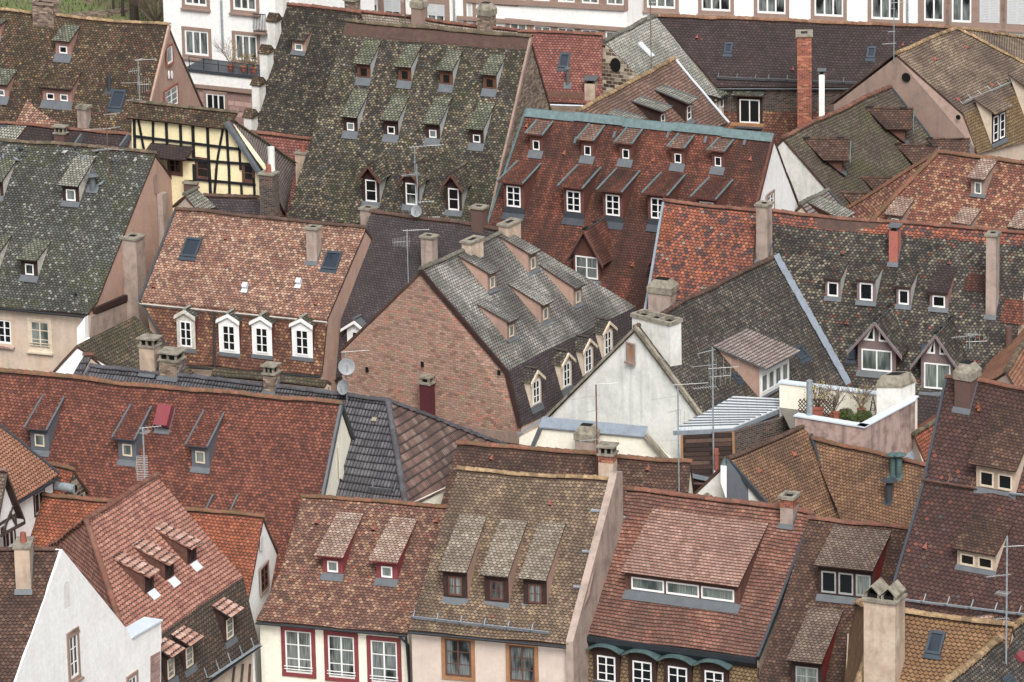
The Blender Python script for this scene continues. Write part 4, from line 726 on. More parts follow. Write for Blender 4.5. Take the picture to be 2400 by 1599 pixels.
# mossy terracotta stub roof left of the aerial mast
H = gable('small red roof stub with a rough stone end beside the soft orange roof', q(9,380,1120), q(9,680,1185), 13.4, [(q(9,300,1500), q(9,560,1500), 46, 't_orange2')], back=None, gr='p_rubble', ridge='r_redmoss')
a = MB(); P = H.pl[0].at(q(9, 520, 1330)); a.tube(P, P+H.u*.9-H.n*.1, .2, seg=14); a.tube(P+H.u*.895-H.n*.1, P+H.u*.9-H.n*.1, .17, seg=14, mi=1); a.build('flue_duct', ['galv', 'black'], H.r)
# charcoal pantile house with hipped brown side
H = L6 = gable('house with charcoal pantiles and a brown pantiled hip', q(10,560,470), (909,939), 15.1, [(q(10,-100,1500), (952,1193), 40, 'pt_dark')], hipR=(1222,1062), hipm='pt_brown', ridge='r_dark', rw=.13, wallm='p_cream', gr='p_cream', gut=None)
SG(H, H.pl[0], 10, 1060, 1370, 1265, 1390); a = MB(); P = H.pl[0].at(q(10, 1060, 740)); a.box(P, H.u*.22, H.pl[0].v*.2, H.pl[0].N*.08); a.build('vent_box', 'stone', H.r)
H = L6b = gable('low charcoal pantile roof behind the dark red ridge', q(9,835,222), q(10,600,470), 14.7, [(q(9,600,560), q(10,420,800), 34, 'pt_dark')], ridge='r_dark', rw=.13, gl='p_pink', gut=None, vl='zinc')
CH(H, H.pl[0], 9, 1545, 335, 190, 165, d=.8, m='b_old', cap='cowl', capm='stone'); CH(H, H.pl[0], 9, 1355, 300, 60, 135, d=.6, m='p_chimlight', cap='cowl')
CH(H, H.pl[0], 10, 120, 470, 310, 100, d=.55, m='b_old', cap='cowl')
H = gable('little charcoal roof piece against the pink house corner', q(9,770,125), q(9,845,125), 14.6, [(q(9,620,400), q(9,700,400), 45, 'pt_dark')], ridge='r_red', gr='p_beige', gut=None, caps=True)
H = LW = gable('narrow mossy wall roof below the salmon mansard', q(9,1960,243), q(10,660,355), 14.6, [(q(9,1935,310), q(10,620,420), 35, 't_low')], wallm='p_pinkdk', gl='p_beige', gr='p_beige', ridge='r_red', gut=None, caps=False, over=.05)
# ================================================================ left middle
H = L7 = gable('big house with lichen grey roof, pink end gable and beige front', q(1,-120,1282), q(1,1430,1412), 17.6, [(q(5,-120,1170), q(5,890,1200), 42, 't_greymoss'), (q(5,-120,1235), q(5,800,1325), 34, 't_greymoss')], back=('R', q(5,1800,360)), gr='p_pink', wallm='p_beige', ridge='r_old', over=.3)
D(H, H.pl[0], 5, 655, 290, 150, 130, (800, -130), roof='t_palegrey', face='w_dark', cheek='w_palewood', wf=(.55, .8), wfr='w_white', over=.25, side=.15, flash=.3, rim='w_dark')
D(H, H.pl[0], 5, 275, 970, 150, 125, (430, 650), roof='t_greenish', face='w_dark', cheek='w_palewood', wf=(.5, .8), wfr='w_white', over=.25, side=.15, flash=.35, rim='w_dark')
D(H, H.pl[0], 5, -30, 235, 130, 115, (100, -110), roof='t_greenish', face='w_dark', cheek='w_palewood', wf=(.5, .8), wfr='w_white', over=.25, side=.15, flash=.3, rim='w_dark')
D(H, H.pl[0], 5, -70, 900, 130, 110, (60, 600), roof='t_greenish', face='w_dark', cheek='w_palewood', wf=(.5, .8), wfr='w_white', over=.25, side=.15, flash=.3, rim='w_dark')
WW(H, H.fw, 5, 45, 1480, 120, 215, cols=2, rows=3, glass='glass', casing='p_beige', cw=.12, sill='sand2'); WW(H, H.fw, 5, 370, 1510, 170, 250, cols=2, rows=3, frame='w_cream', glass='glass_c2', casing='w_cream', cw=.14, sill='w_cream', bars=2)
P = H.pl[0].at(q(5, 855, 170)); a = MB(); a.tube(P-Z*.2, P+Z*.62, .17, .13, 14); a.tube(P+Z*.66, P+Z*.78, .32, .12, 16); a.tube(P+Z*.78, P+Z*.95, .1, .1, 10); a.box(P-H.u*.3-H.pl[0].v*.25+H.pl[0].N*.03, H.u*.6, H.pl[0].v*.5, H.pl[0].N*.02); a.build('vent_cowl', 'zinc', H.r)
WP = H.wr                                                            # things on the pink gable
window(H.r, WP.at(q(5, 1432, 120)), WP.u, WP.n, .28, .9, frame='sandstone', glass='p_pinkdk', cols=1, fw=.03)
G_ = WP.at(q(5, 1470, 660)); a = MB(); T_ = WP.at(q(5, 1465, 205)); a.box(V((T_.x, T_.y, G_.z-1.5))-WP.u*.25, WP.u*.5, WP.n*.3, Z*(T_.z-G_.z+1.5)); a.build('chimney_breast', 'p_chim', H.r)
C_ = WP.at(q(5, 1190, 1340)); G2 = WP.at(q(5, 1190, 1400))
T_ = onp(q(5, 1190, 670), G2+WP.n*.75, WP.n); a = MB(); a.box(G2-WP.u*.42-Z*3, WP.u*.8, WP.n*.8, Z*(T_.z-G2.z+3)); o = a.build('chimney', 'p_chim', H.r)
a = MB(); Tp = G2-WP.u*.42+Z*(T_.z-G2.z); a.box(Tp-WP.u*.07-WP.n*.07, WP.u*.94, WP.n*.94, Z*.1); a.box(Tp+WP.u*.25+WP.n*.25+Z*.1, WP.u*.3, WP.n*.3, Z*.01, 1); a.build('chimney_cap', ['stone', 'black'], o)
poly(H.r, 'wall_boarding', WP, [q(5, 850, 1310), q(5, 845, 1260), q(5, 1140, 1135), q(5, 1140, 1190)], 'w_dark', .2, .22)
poly(H.r, 'wall_plinth', WP, [q(5, 800, 1550), q(5, 810, 1340), q(5, 1160, 1200), q(5, 1190, 1380)], 'p_chim', .3, .15)
H = gable('white walled lean-to with damp mossy roof below the pink gable', q(5,700,1600), q(5,1240,1330), 12.6, [(q(9,1130,280), q(9,1790,300), 32, 't_low')], gl='p_white', gr='p_white', ab=50, caps=False, gut=None, over=.05) 
wp = Plane(atz(q(5, 760, 1560), 10.8), V((1, -.5, 0)), 90); poly(H.r, 'side_wall', wp, [q(5,705,1450), q(5,780,1345), q(5,785,1545), q(9,870,40), q(9,1150,262), q(9,1100,420), q(9,715,420)], 'p_white', .3)
H = L8 = gable('house with salmon tiled mansard roof and four white pedimented dormers', q(5,1620,357), q(6,1010,532), 16.0, [(q(5,1290,1190), q(6,655,1362), 40, 't_salmon'), (q(9,1640,210), q(6,600,1875), 76, 't_mansard')], ridge='r_brown', vl='zinc_dark', gl='p_pink', gr='p_pink', gut='gutter')
a = MB(); e = H.pl[1]; A, B = H.L[1], H.R[1]; a.prism([A-Z*.12+e.n*.0, A-Z*.12+e.n*.2, A-Z*.24+e.n*.08, A-Z*.24], B-A); a.build('cornice', 'w_palewood', H.r)
for r, x, y, w, fc in ((5, 1715, 1640, 170, 'w_palewood'), (9, 2110, 110, 185, 'w_white'), (10, 60, 130, 185, 'w_white'), (10, 430, 150, 185, 'w_white')):
    D(H, H.pl[1], r, x, y, w, 300, kind='gable', gh=.28, roof='t_greymoss', face=fc, cheek='w_brownred', wf=(.62, .78), wfr='w_white', cols=2, rows=3, over=.08, side=.07, flash=.16, apron=.0, glass='glass', rim='w_palewood', verge=fc, drop=-.06)
SK(H, H.pl[0], 5, 1760, 710, 150, 180); SK(H, H.pl[0], 6, 700, 830, 150, 170, gl='glass_sky'); CH(H, H.pl[0], 6, 515, 840, 545, 95, d=.5, m='p_chim', cap='slab')
VT(H, H.pl[0], 5, [(2080, 625), (1420, 1065)]); VT(H, H.pl[0], 6, [(365, 710), (555, 1225)])
for r, x, y in ((5, 2250, 1090), (6, 390, 1050)): a = MB(); P = H.pl[0].at(q(r, x, y)); a.box(P-H.u*.12, H.u*.24, H.pl[0].v*.25, H.pl[0].N*.22); a.box(P-H.u*.15-H.pl[0].v*.2+H.pl[0].N*.02, H.u*.3, H.pl[0].v*.2, H.pl[0].N*.02); a.build('vent_box', 'zinc_light', H.r)
a = MB(); P0 = H.pl[1].at(q(5, 1975, 1300)); P1 = H.pl[1].at(q(9, 1980, 230)); a.tube(P0+H.n*.1, P1+H.n*.1, .045); a.build('downpipe', 'gutter', H.r)
H = L9 = gable('house with plum grey roof rising behind the brick gable', q(6,1060,382), q(6,2335,553), 16.3, [(q(6,660,1362), q(6,1500,1455), 44, 't_slatebrown'), (q(10,640,340), q(10,1200,300), 76, 't_slatebrown')], ridge='r_brown')
D(H, H.pl[1], 6, 930, 1640, 180, 190, kind='gable', gh=.35, roof='zinc', face='w_white', cheek='w_dark', wf=(.5, .7), wfr='w_white', cols=2, rows=2, over=.2, side=.2, flash=0, verge='w_white')
CH(H, H.pl[0], 6, 1575, 1000, 625, 105, d=.5, m='p_chim', cap='slab'); CH(H, H.bp, 6, 1060, 500, 340, 100, d=.5, m='p_chim', cap='slab', flash=False)
CH(H, H.bp, 6, 2080, 560, 330, 105, d=.5, m='p_chimbrown', cap='slab', flash=False)
# half timbered yellow house
pl = Plane(atz(q(1,1210,1150), 18.4), (atz(q(1,2150,1275), 18.4)-atz(q(1,1210,1150), 18.4)), 90)
H = L10 = House('yellow half timbered house with black beams and tiled cap', loc=V((pl.at(q(1,1700,1300)).x, pl.at(q(1,1700,1300)).y, 0)))
poly(H.r, 'front_wall', pl, [q(1,1210,1040), q(1,2090,1120), q(1,2260,1330), q(1,2400,1520), q(6,165,190), q(6,165,700), q(1,1210,2300)], 'p_yellow', .3)
mb = MB(); 
for a_, b_, w_ in (((1235,1060),(1245,1400),.13),((1270,1070),(1330,1390),.1),((1410,1095),(1412,1310),.11),((1530,1105),(1540,1330),.12),((1660,1120),(1670,1370),.13),((1775,1135),(1785,1450),.14),((1910,1150),(1925,1560),.13),((2055,1170),(2005,1450),.1),((2085,1170),(2108,1560),.11),((2200,1310),(2215,1560),.1),
    ((1240,1250),(2250,1375),.12),((1420,1440),(2330,1510),.12),((1215,1060),(2090,1150),.1),((2090,1130),(2420,1568),.1),((2005,1450),(1990,1568),.1),((1545,1300),(1530,1330),.1)): beam(mb, pl, q(1,*a_), q(1,*b_), w_, .07, .01)
for a_, b_, w_ in (((1925,-60),(1940,220),.13),((1995,-30),(1975,220),.11),((2108,-60),(2115,235),.11),((2220,120),(2228,240),.1),((1820,80),(2352,130),.12),((1790,-60),(1800,200),.2),((2335,60),(2345,240),.1)): beam(mb, pl, q(5,*a_), q(5,*b_), w_, .07, .012)
mb.build('timber_frame', 'beam', H.r)
for r, x, y, w_, h_ in ((1, 1865, 1550, 110, 175), (1, 2285, 1590, 90, 150), (1, 1610, 1520, 110, 150)): WW(H, pl, r, x, y, w_, h_, frame='w_brown', casing='w_brown', cw=.08, glass='glass', cols=1 if r == 1 and x > 1700 else 2, rows=2)
A, B = pl.at(q(1,1190,1075))+pl.n*.3, pl.at(q(1,2110,1165))+pl.n*.3; mb = MB(); up = Z*.62-pl.n*.7; roofgrid(mb, A+up, B+up+pl.u*.2, B, A, 0, .1); mb.build('roof', ['t_rust', 'edge'], H.r)
mb = MB(); ridgecaps(mb, A+up, B+up+pl.u*.3, r=.11); mb.build('ridge_tiles', 'r_old', H.r); RT = B+up
mb = MB(); A2 = pl.at(q(1,1390,1400))+pl.n*.9; B2 = pl.at(q(1,1790,1430))+pl.n*.9; up = Z*.45-pl.n*.9; roofgrid(mb, A2+up, B2+up, B2, A2, 0, .08); mb.build('canopy', ['t_plumdark', 'w_dark'], H.r)
v1 = pl.at(q(1,2110,1130))+Z*.2; v2 = pl.at(q(6,165,175))+Z*.1; r2 = atz((694,385), 14.6); r3 = atz((670,505), 12.0); mb = MB(); roofgrid(mb, v1, r2, r3, v2, 0, .1); mb.build('side_roof', ['t_pinkgrey', 'edge'], H.r); mb = MB(); ridgecaps(mb, v1, r2, r=.1); mb.build('ridge_tiles', 'r_old', H.r)
mb = MB(); beam(mb, pl, q(1,2095,1115), q(6,165,185), .16, .3, .02); mb.build('verge', 'zinc', H.r)
H = gable('small roof of new red tiles behind the yellow house', q(2,-40,1222), q(2,560,1288), 15.0, [(q(2,-60,2300), q(2,330,2300), 46, 't_redpink')], ridge='r_red', gr='p_pinkdk', name='shed', cat='outbuilding')
CHH = H; o = CH(H, H.pl[0], 2, 420, 1700, 1420, 105, d=.5, m='p_chimlight', cap='pot', flash=False); CH(H, H.pl[0], 6, 228, 480, 60, 125, d=.6, m='b_dark', cap='pot', flash=False, O=pl.at(q(6, 228, 470))+pl.n*1.2)
a = MB(); P = pl.at(q(2,218,1900))+pl.n*.6; a.tube(P, V((P.x, P.y, onp(q(2,218,1350), P, V((0,-1,0))).z)), .17, .17, 12); a.build('flue_pipe', 'p_chimwhite', H.r)
H = L11 = gable('low plum tiled roof below the yellow timbered wall', q(5,1880,225), q(6,140,262), 15.6, [(q(5,1700,520), q(6,60,560), 48, 't_slatebrown')], ridge='r_brown', back=('R', q(6,240,470)), gr='p_chimlight', name='shed', cat='outbuilding')
H = gable('tiny pale tiled roof wedged beside the pink gable', q(5,1700,225), q(5,1810,160), 16.1, [(q(5,1830,380), q(5,1985,330), 35, 't_palegrey')], ridge='r_grey', wallm='p_chimwhite', name='shed', cat='outbuilding')
a = MB(); P = WP.at(q(5,1640,190)); 
CH(L11, L11.bp, 5, 1655, 215, 90, 115, d=.5, m='p_chimbrown', cap='slab', flash=False, O=L11.RL-L11.n*1.0-L11.u*.9-Z*.5)
# dark low yard roofs left
H = L12 = gable('low dark roof with wavy red ridge behind the grey lichen roof', q(1,-60,1120), q(1,1205,1250), 14.6, [(q(1,-80,1500), q(1,1100,1600), 40, 't_plumdark')], ridge='r_red', name='shed', cat='outbuilding')
SK(H, H.pl[0], 1, 30, 1205, 90, 95, gl='shutter'); a = MB()
P = [H.pl[0].at(q(1,*p))+H.pl[0].N*.1 for p in ((-60,1150),(250,1170),(150,1290),(-60,1290))]; roofgrid(a, P[0], P[1], P[2], P[3], 0, .15); a.build('roof_patch', ['t_palegrey', 'w_brownred'], H.r)
CH(H, H.pl[0], 1, 545, 1330, 1235, 90, d=.4, m='p_chimbrown', cap='cowl', flash=False)
for x in (760, 1190): a = MB(); P = H.pl[0].at(q(1, x, 1265)); Q = H.pl[0].at(q(1, x-80, 1380)); a.box(P, H.u*.1, Q-P, H.pl[0].N*.35); a.build('party_wall_flashing', 'zinc', H.r)
# ================================================================ centre
H = C1 = gable('house with brick end gable, pale grey roof and stone framed mansard dormers', (988,633), (1187,543), 17.0, [((1190,868),(1490,717), 43, 't_grey'), ((1222,1000),(1530,850), 72, 't_slatebrown')], back=('L', q(10,770,78)), gl='b_gable', gr='b_gable', ridge='r_grey', gut=None, vl='w_dark', wallm='p_beige', over=.05)
for bx, by, tx, ty, h in ((2170, 1100, 1890, 770, 130),): D(H, H.pl[0], 6, bx, by, 80, h+20, (tx, ty), roof='t_grey', face='p_pinkdk', cheek='p_pink', wf=(.5, .7), wfr='w_cream', over=.2, side=.1, flash=.15, glass='glass_c2')
for bx, by, tx, ty in ((192, 925, -130, 600), (605, 1235, 280, 860), (308, 1390, -20, 1045), (-5, 1545, -330, 1240)): D(H, H.pl[0], 7, bx, by, 80, 150, (tx, ty), roof='t_grey', face='p_pinkdk', cheek='p_pink', wf=(.5, .7), wfr='w_cream', over=.2, side=.1, flash=.15, glass='glass_c2')
for x, y in ((222, 590), (502, 430), (700, 300), (880, 140)): D(H, H.pl[1], 11, x, y, 100, 250, kind='gable', gh=.36, roof='t_c2', face='w_cream', cheek='w_cream', wf=(.62, .86), wfr='w_white', cols=2, rows=3, over=.12, side=.14, flash=.3, rim='w_cream', verge='w_cream', glass='glass')
CH(H, H.pl[0], 6, 2035, 810, 650, 115, d=.5, m='p_chimlight', cap='slab', flash=False); CH(H, H.pl[0], 7, 25, 640, 490, 120, d=.5, m='p_chimlight', cap='slab', flash=False)
wl = H.wl_
P = wl.at(q(10,1605,720)); T_ = onp(q(10,1605,410), P+wl.n*.45, wl.n); a = MB(); a.box(P-wl.u*.26-Z*4, wl.u*.52, wl.n*.45, Z*(T_.z-P.z+4)); o = a.build('chimney', 'p_maroon', H.r); a = MB(); t0 = P-wl.u*.26+Z*(T_.z-P.z); a.box(t0-wl.u*.06-wl.n*.05, wl.u*.64, wl.n*.55, Z*.08)
for i in (0, 1):
    for j in (0, 1): a.box(t0+wl.u*(.0+.42*i)+wl.n*(.0+.33*j)+Z*.08, wl.u*.1, wl.n*.1, Z*.2)
a.box(t0+wl.u*.12+wl.n*.1+Z*.08, wl.u*.25, wl.n*.22, Z*.15, 1); a.box(t0-wl.u*.03-wl.n*.03+Z*.28, wl.u*.58, wl.n*.5, Z*.08); a.build('chimney_cap', ['stone', 'black'], o)
for x, y in ((1528, 212), (2232, 290), (1020, 260)): a = MB(); P = wl.at(q(10, x, y)); a.box(P-wl.u*.08-Z*.12, wl.u*.16, wl.n*.012, Z*.24); a.build('vent_opening', 'black', H.r)
poly(H.r, 'base_band', wl, [q(10,1760,760), q(10,2500,850), q(10,2500,950), q(10,1760,850)], 'p_pinkdk', .05, .08); 
H = C2 = gable('white gabled house with old grey brown roof and zinc valley', (1490,766), (1815,601), 16.1, [((1690,1035),(1985,902), 42, 't_c2')], back=('L', q(11,270,732)), gl='p_white2', gr='p_white2', wallm='p_white2', ridge='r_brown', vl='r_old', gut=None)
wl = H.wl_
window(H.r, wl.at(q(11,1093,100)), wl.u, wl.n, .36, .72, frame='sandstone', glass='w_tan', cols=1, casing='p_pinkdk', cw=.07, sill='p_pinkdk', arch='p_pinkdk')
a = MB(); A, B = H.L[0], H.L[-1]; a.box(A-H.u*.12-Z*.1, B-A, H.u*.18, Z*.22); A2, B2 = H.RL, H.BL; a.box(A2-H.u*.1-Z*.12, B2-A2, H.u*.16, Z*.16); a.build('mossy_coping', 'stone', H.r)
V0, V1 = H.R[0], H.R[-1]; a = MB(); e = (V1-V0); s_ = H.u*.36
for i in range(14): p0 = V0+e*(i/14); p1 = V0+e*((i+1.05)/14); a.prism([p0-s_*(.5+.1*(i % 2))+H.pl[0].N*.08, p0+s_*.6+H.pl[0].N*.14, p1+s_*.6+H.pl[0].N*.10, p1-s_*.5+H.pl[0].N*.05], H.pl[0].N*.03)
a.build('valley_flashing', 'lead_blue', H.r)
# big white flue block
bb = H.wl_; bb = Plane(bb.O-bb.n*.35, bb.u, 90, bb.n); x0_, x1_ = bb.at(q(7,1105,1500)), bb.at(q(7,1452,1545)); P = (x0_+x1_)/2; P.z -= 2; wW = abs((x1_-x0_).dot(bb.u)); tz = bb.at(q(7,1280,1385)).z
a = MB(); a.box(P-bb.u*wW/2-Z*3, bb.u*wW, -bb.n*.75, Z*(tz-P.z+3)); o = a.build('chimney', 'p_chimwhite', H.r); t0 = P-bb.u*wW/2+Z*(tz-P.z); a = MB()
a.box(t0-bb.u*.06+bb.n*.06, bb.u*(wW+.12), -bb.n*.14, Z*.16); a.box(t0-bb.u*.06-bb.n*.67, bb.u*(wW+.12), -bb.n*.14, Z*.16)
for k in range(4): a.box(t0+bb.u*(wW/3*k-.06)-bb.n*.08, bb.u*.12, -bb.n*.59, Z*.158)
a.box(t0-bb.n*.08, bb.u*wW, -bb.n*.59, Z*.01, 1); a.build('chimney_cap', ['stone', 'black'], o)
# wide white dormer
D(H, H.pl[0], 12, 60, 450, 270, 235, (-185, -120), roof='t_pinkgrey', face='w_white', cheek='p_pink', wf=(.8, .72), nwin=4, wfr='w_white', over=.5, side=.35, flash=.1, glass='glass_c2', rim='zinc')
skylight(H, H.pl[0], q(12,290,110), 30, 38); skylight(H, H.pl[0], q(11,2060,330), 16, 24)
# annex in front of the white gable
pa = Plane(atz(q(11,270,760), 11.6), atz(q(11,1235,850), 11.6)-atz(q(11,270,760), 11.6), 90)
H = CA = House('cream annex with grey zinc coping in front of the white gable', loc=V((pa.at(q(11,700,900)).x, pa.at(q(11,700,900)).y, 0)))
poly(H.r, 'front_wall', pa, [q(11,270,785), q(11,1230,870), q(11,1225,890), q(11,1470,1110), q(11,1470,1700), q(11,150,1500), q(11,180,985)], 'p_cream', .3)
A, B = pa.at(q(11,255,790))+pa.n*.12, pa.at(q(11,1225,880))+pa.n*.12; mb = MB(); up = Z*.32-pa.n*.5
for i in range(5): p0 = A+(B-A)*(i/5); p1 = A+(B-A)*((i+.992)/5); mb.prism([p0, p1, p1+up, p0+up], Z*.05)
mb.build('coping', 'lead_blue', H.r); mb = MB(); beam(mb, pa, q(11,268,790), q(11,185,990), .18, .12, .02); mb.build('corner_flashing', 'zinc', H.r)
mb = MB(); beam(mb, pa, q(11,1235,850), q(11,1450,1095), .14, .25, .02); mb.build('mossy_coping', 'stone', H.r)
mb = MB(); A, B = pa.at(q(11,60,850))+pa.n*.2, pa.at(q(11,250,750))-pa.n*.8; mb.prism([A, B, B+Z*.05+pa.u*.15, A+Z*.05+pa.u*.15], Z*.06); mb.build('lean_to_edge', 'lead_blue', H.r)
poly(H.r, 'side_wall', pa, [q(11,70,880), q(11,240,800), q(11,240,1100), q(11,70,1100)], 'p_cream', .3, .05)
P = pa.at(q(11,735,1030))+pa.n*1.0; CHP = Plane(P, pa.u, 90); o = chimney(H, CHP, q(11,735,1040), q(11,735,860)[1], 170/3.92, d=.7, m='p_chim', cap='taper', flash=False, O=P)
# brown ridge roof behind the tan one
H = F2b = gable('mossy ridged red brown roof between the tan roof and the cream annex', q(10,1850,945), q(11,1640,1120), 13.6, [(q(10,1690,1520), q(11,1600,1600), 44, 't_brown')], ridge='r_redmoss', gl='p_chimwhite', gr='p_cream', rw=.14)
VT(H, H.pl[0], 11, [(545, 1240), (1250, 1175)]); VT(H, H.pl[0], 10, [(2165, 1075)])
CH(H, H.pl[0], 11, 865, 1400, 1055, 135, d=.6, m='p_chimlight', cap='cowl', flash=False, band=.3); a = MB(); P = H.pl[0].at(q(11,865,1330))
mb = MB(); roofgrid(mb, atz(q(11,1620,1290),12.3), atz(q(11,2000,1320),12.3), atz(q(11,1980,1600),10.5), atz(q(11,1560,1560),10.5), 0, .1); mb.build('lean_to_roof', ['t_brown', 'edge'], H.r)
# zinc roofed timber box
pz = Plane(atz(q(11,1550,860), 12.6), V((1,.05,0)), 90)
H = CB = House('timber clad roof box under a white standing seam zinc roof', name='roof_extension', cat='roof extension', loc=V((pz.at(q(11,1800,1000)).x, pz.at(q(11,1800,1000)).y, 0)))
c0, c1 = pz.at(q(11,1555,850)), pz.at(q(11,2038,825)); g0, g1 = pz.at(q(11,1562,1190)), pz.at(q(11,2042,1040))
bk = V((.80, .60, 0)).normalized(); 
P_b = lambda x, y: onp(q(12, x, y), c1, V((bk.y, -bk.x, 0)))
e1 = P_b(265, 575); mb = MB(); mb.prism([c0-Z*4, c1-Z*4, c1, c0], -pz.n*.2+bk*.0); mb.build('plank_wall', 'planks', H.r); bl_ = (e1-c1).length; dd = bk*bl_
mb = MB(); mb.prism([c1-Z*4, c1+dd-Z*4, V((e1.x, e1.y, c1.z)), c1], V((-bk.y, bk.x, 0))*.2); mb.build('brick_wall', 'b_dark', H.r)
A, B = onp(q(11,1480,825), c0+Z*.15+pz.n*.25, Z), onp(q(11,2035,800), c0+Z*.15+pz.n*.25, Z); A2 = atz(q(11,2035,512), c0.z+.35); B2 = atz(q(12,298,535), c0.z+.35)
B2 = atz(q(12,290,545), c0.z+.2); A2 = atz(q(11,2035,512), c0.z+.2); mb = MB(); uu = (A2-A).normalized()
ss = (B-A).length; mb.prism([A, B, B2, A2], Z*.05, 0); o = mb.build('zinc_roof', 'seam', H.r); mb = MB(); 
mb.prism([A-Z*.2, B-Z*.2, B+Z*.0, A+Z*.0], -pz.n*.05); mb.box(B-Z*.2, B2-B, V((-.03, .03, 0)), Z*.2); mb.build('fascia', 'lead_blue', H.r)
for i in range(1, 12): 
    t = i/12; p = A2+(A-A2)*t; p2 = B2+(B-B2)*t; mb = MB(); mb.box(p+Z*.05, p2-p, V((0, .04, 0)), Z*.05); mb.build('seam', 'zinc', o)
mb = MB(); beam(mb, pz, q(11,1558,860), q(11,1565,1185), .1, .05, .02); beam(mb, pz, q(11,2030,830), q(11,2036,1030), .1, .05, .02); mb.build('corner_board', 'w_tan', H.r)
mb = MB(); beam(mb, pz, q(11,1560,1205), q(11,1910,1280), .14, .2, .05); mb.build('flashing', 'lead_blue', H.r)
# ---------------------------------------------------------------- terrace and brown roofs around it
H = C5 = gable('house with orange brown roof below the terrace and a zinc valley', q(11,1990,1090), (1893,995), 13.6, [(q(11,2450,1600), (2020,1300), 42, 't_tanr')], back=None, gl='p_chimwhite', ridge='r_brown', vl='zinc_dark', gut=None, caps=True)
CV = gable('house with orange brown roof right of the zinc valley', q(12,370,885), q(12,1470,1150), 13.2, [(q(12,700,1700), q(12,1400,1750), 46, 't_tanr')], ridge='r_redmoss', gut=None)
mb = MB(); A, B = C5.pl[0].at(q(12,395,890)), C5.pl[0].at(q(12,640,1568)); mb.box(A-C5.u*.12+Z*.1, B-A, C5.u*.24, Z*.1); mb.build('valley_flashing', 'zinc_dark', C5.r)
pipevent(CV, CV.pl[0], q(12,1150,1235), .13, .8, 'teal_dark'); pipevent(CV, CV.pl[0], q(12,1205,1235), .13, .8, 'teal_dark'); pipevent(CV, CV.pl[0], q(12,1112,1460), .15, .75, 'zinc_dark'); VT(C5, C5.pl[0], 12, [(240, 1040)]); VT(C5, C5.pl[0], 11, [(2270, 1190)])
pw = C5.wl_; mb = MB(); 
pc = Plane(C5.RL-C5.u*.5, V((1,-.1,0)), 90); poly(C5.r, 'white_pier', pc, [q(11,1917,1140), q(11,1972,1145), q(11,1972,1470), q(11,1917,1300)], 'p_white', .4); poly(C5.r, 'pier_cap', pc, [q(11,1917,1140), q(11,1955,1080), q(11,1972,1145)], 'teal', .4)
poly(C5.r, 'dark_cladding', pc, [q(11,1975,1150), q(11,1970,1085), q(11,2340,1560), q(11,1975,1560)], 'w_grey', .1, -.1)
P = atz(q(11,1880,1290), 12.2); a = MB(); a.tube(P, P+Z*.5, .12, .12, 12, 1); a.tube(P+Z*.5, P+Z*1.45, .1, .1, 12, 0); a.tube(P+Z*1.2, P+Z*1.24, .13, .13, 12, 0); a.build('flue_pipe', ['terracotta', 'p_white'], C5.r)
mb = MB(); a0, a1 = atz(q(11,1760,1410), 12.0), atz(q(11,1940,1290), 12.0); roofgrid(mb, a0-V((0,0,0)), a1, a1+V((.9,-1.2,-.6)), a0+V((.9,-1.2,-.6)), 0, .08); mb.build('lean_to_roof', ['t_tanlight', 'edge'], C5.r)
# terrace
zt = 14.0; t0, t1, t2, t3 = atz(q(12,250,690), zt), atz(q(12,885,795), zt), atz(q(12,1350,545), zt), atz(q(12,1000,480), zt); t4 = atz(q(12,105,395), zt)
H = TE = House('roof terrace with stained pink parapet and a white back wall', name='roof_terrace', cat='terrace', loc=V((t1.x, t1.y, 0)))
def wallseg(par, name, A, B, z0, z1, th, m, cop=None, out=None):
    d = B-A; d.z = 0; e = d.normalized(); n_ = V((e.y, -e.x, 0)); mb = MB(); mb.box(V((A.x, A.y, z0)), d, -n_*th, Z*(z1-z0)); o = mb.build(name, m, par)
    if cop: mb = MB(); mb.box(V((A.x, A.y, z1))-e*.05+n_*.06, d+e*.1, -n_*(th+.12), Z*.06); mb.build('coping', cop, o)
    return o
wallseg(H.r, 'parapet', t0, t1, 9.5, zt, .3, 'p_stainpink', 'zinc_light'); wallseg(H.r, 'parapet', t1, t2, 9.5, zt, .3, 'p_stainpink', 'zinc_light'); wallseg(H.r, 'back_wall', t4, t2, 11, zt+.05, .3, 'p_cream', 'zinc_light')
mb = MB(); fz = Z*(zt-1.05); mb.face([V((p.x, p.y, 0))+fz for p in (t0, t1, t2, t4)]); mb.build('floor_deck', 'paving', H.r)
cp = (t2-t1).normalized(); PC = t2-cp*1.3; mb = MB(); dW = V((1, -.12, 0)).normalized()
CHW, _ = dims(Plane(PC, dW, 90), q(12,1110,500), 225/3.92, 4); cz = onp(q(12,1110,420), PC, V((0,-1,0))).z; Pq = onp(q(12,1222,560), PC, V((0,-1,0)))
Pq = atz(q(12,1222,560), zt+.1); tz = onp(q(12,1222,430), Pq, V((0,-1,0))).z; bw = V((.66, .75, 0)).normalized()*1.0
mb.box(V((Pq.x, Pq.y, zt-1.2)), -dW*CHW, bw, Z*(tz-zt+1.2)); o = mb.build('chimney', 'p_chimwhite', H.r)
mb = MB(); b0 = V((Pq.x, Pq.y, tz)); q0 = [b0, b0+bw, b0+bw-dW*CHW, b0-dW*CHW]; cc = sum(q0, V((0,0,0)))/4; q0 = [cc+(p-cc)*1.06 for p in q0]; t_ = [cc+(p-cc)*.72+Z*.5 for p in q0]; q1 = [p+Z*.1 for p in q0]
for i in range(4): j = (i+1) % 4; mb.face([q0[i], q0[j], q1[j], q1[i]]); mb.face([q1[i], q1[j], t_[j], t_[i]])
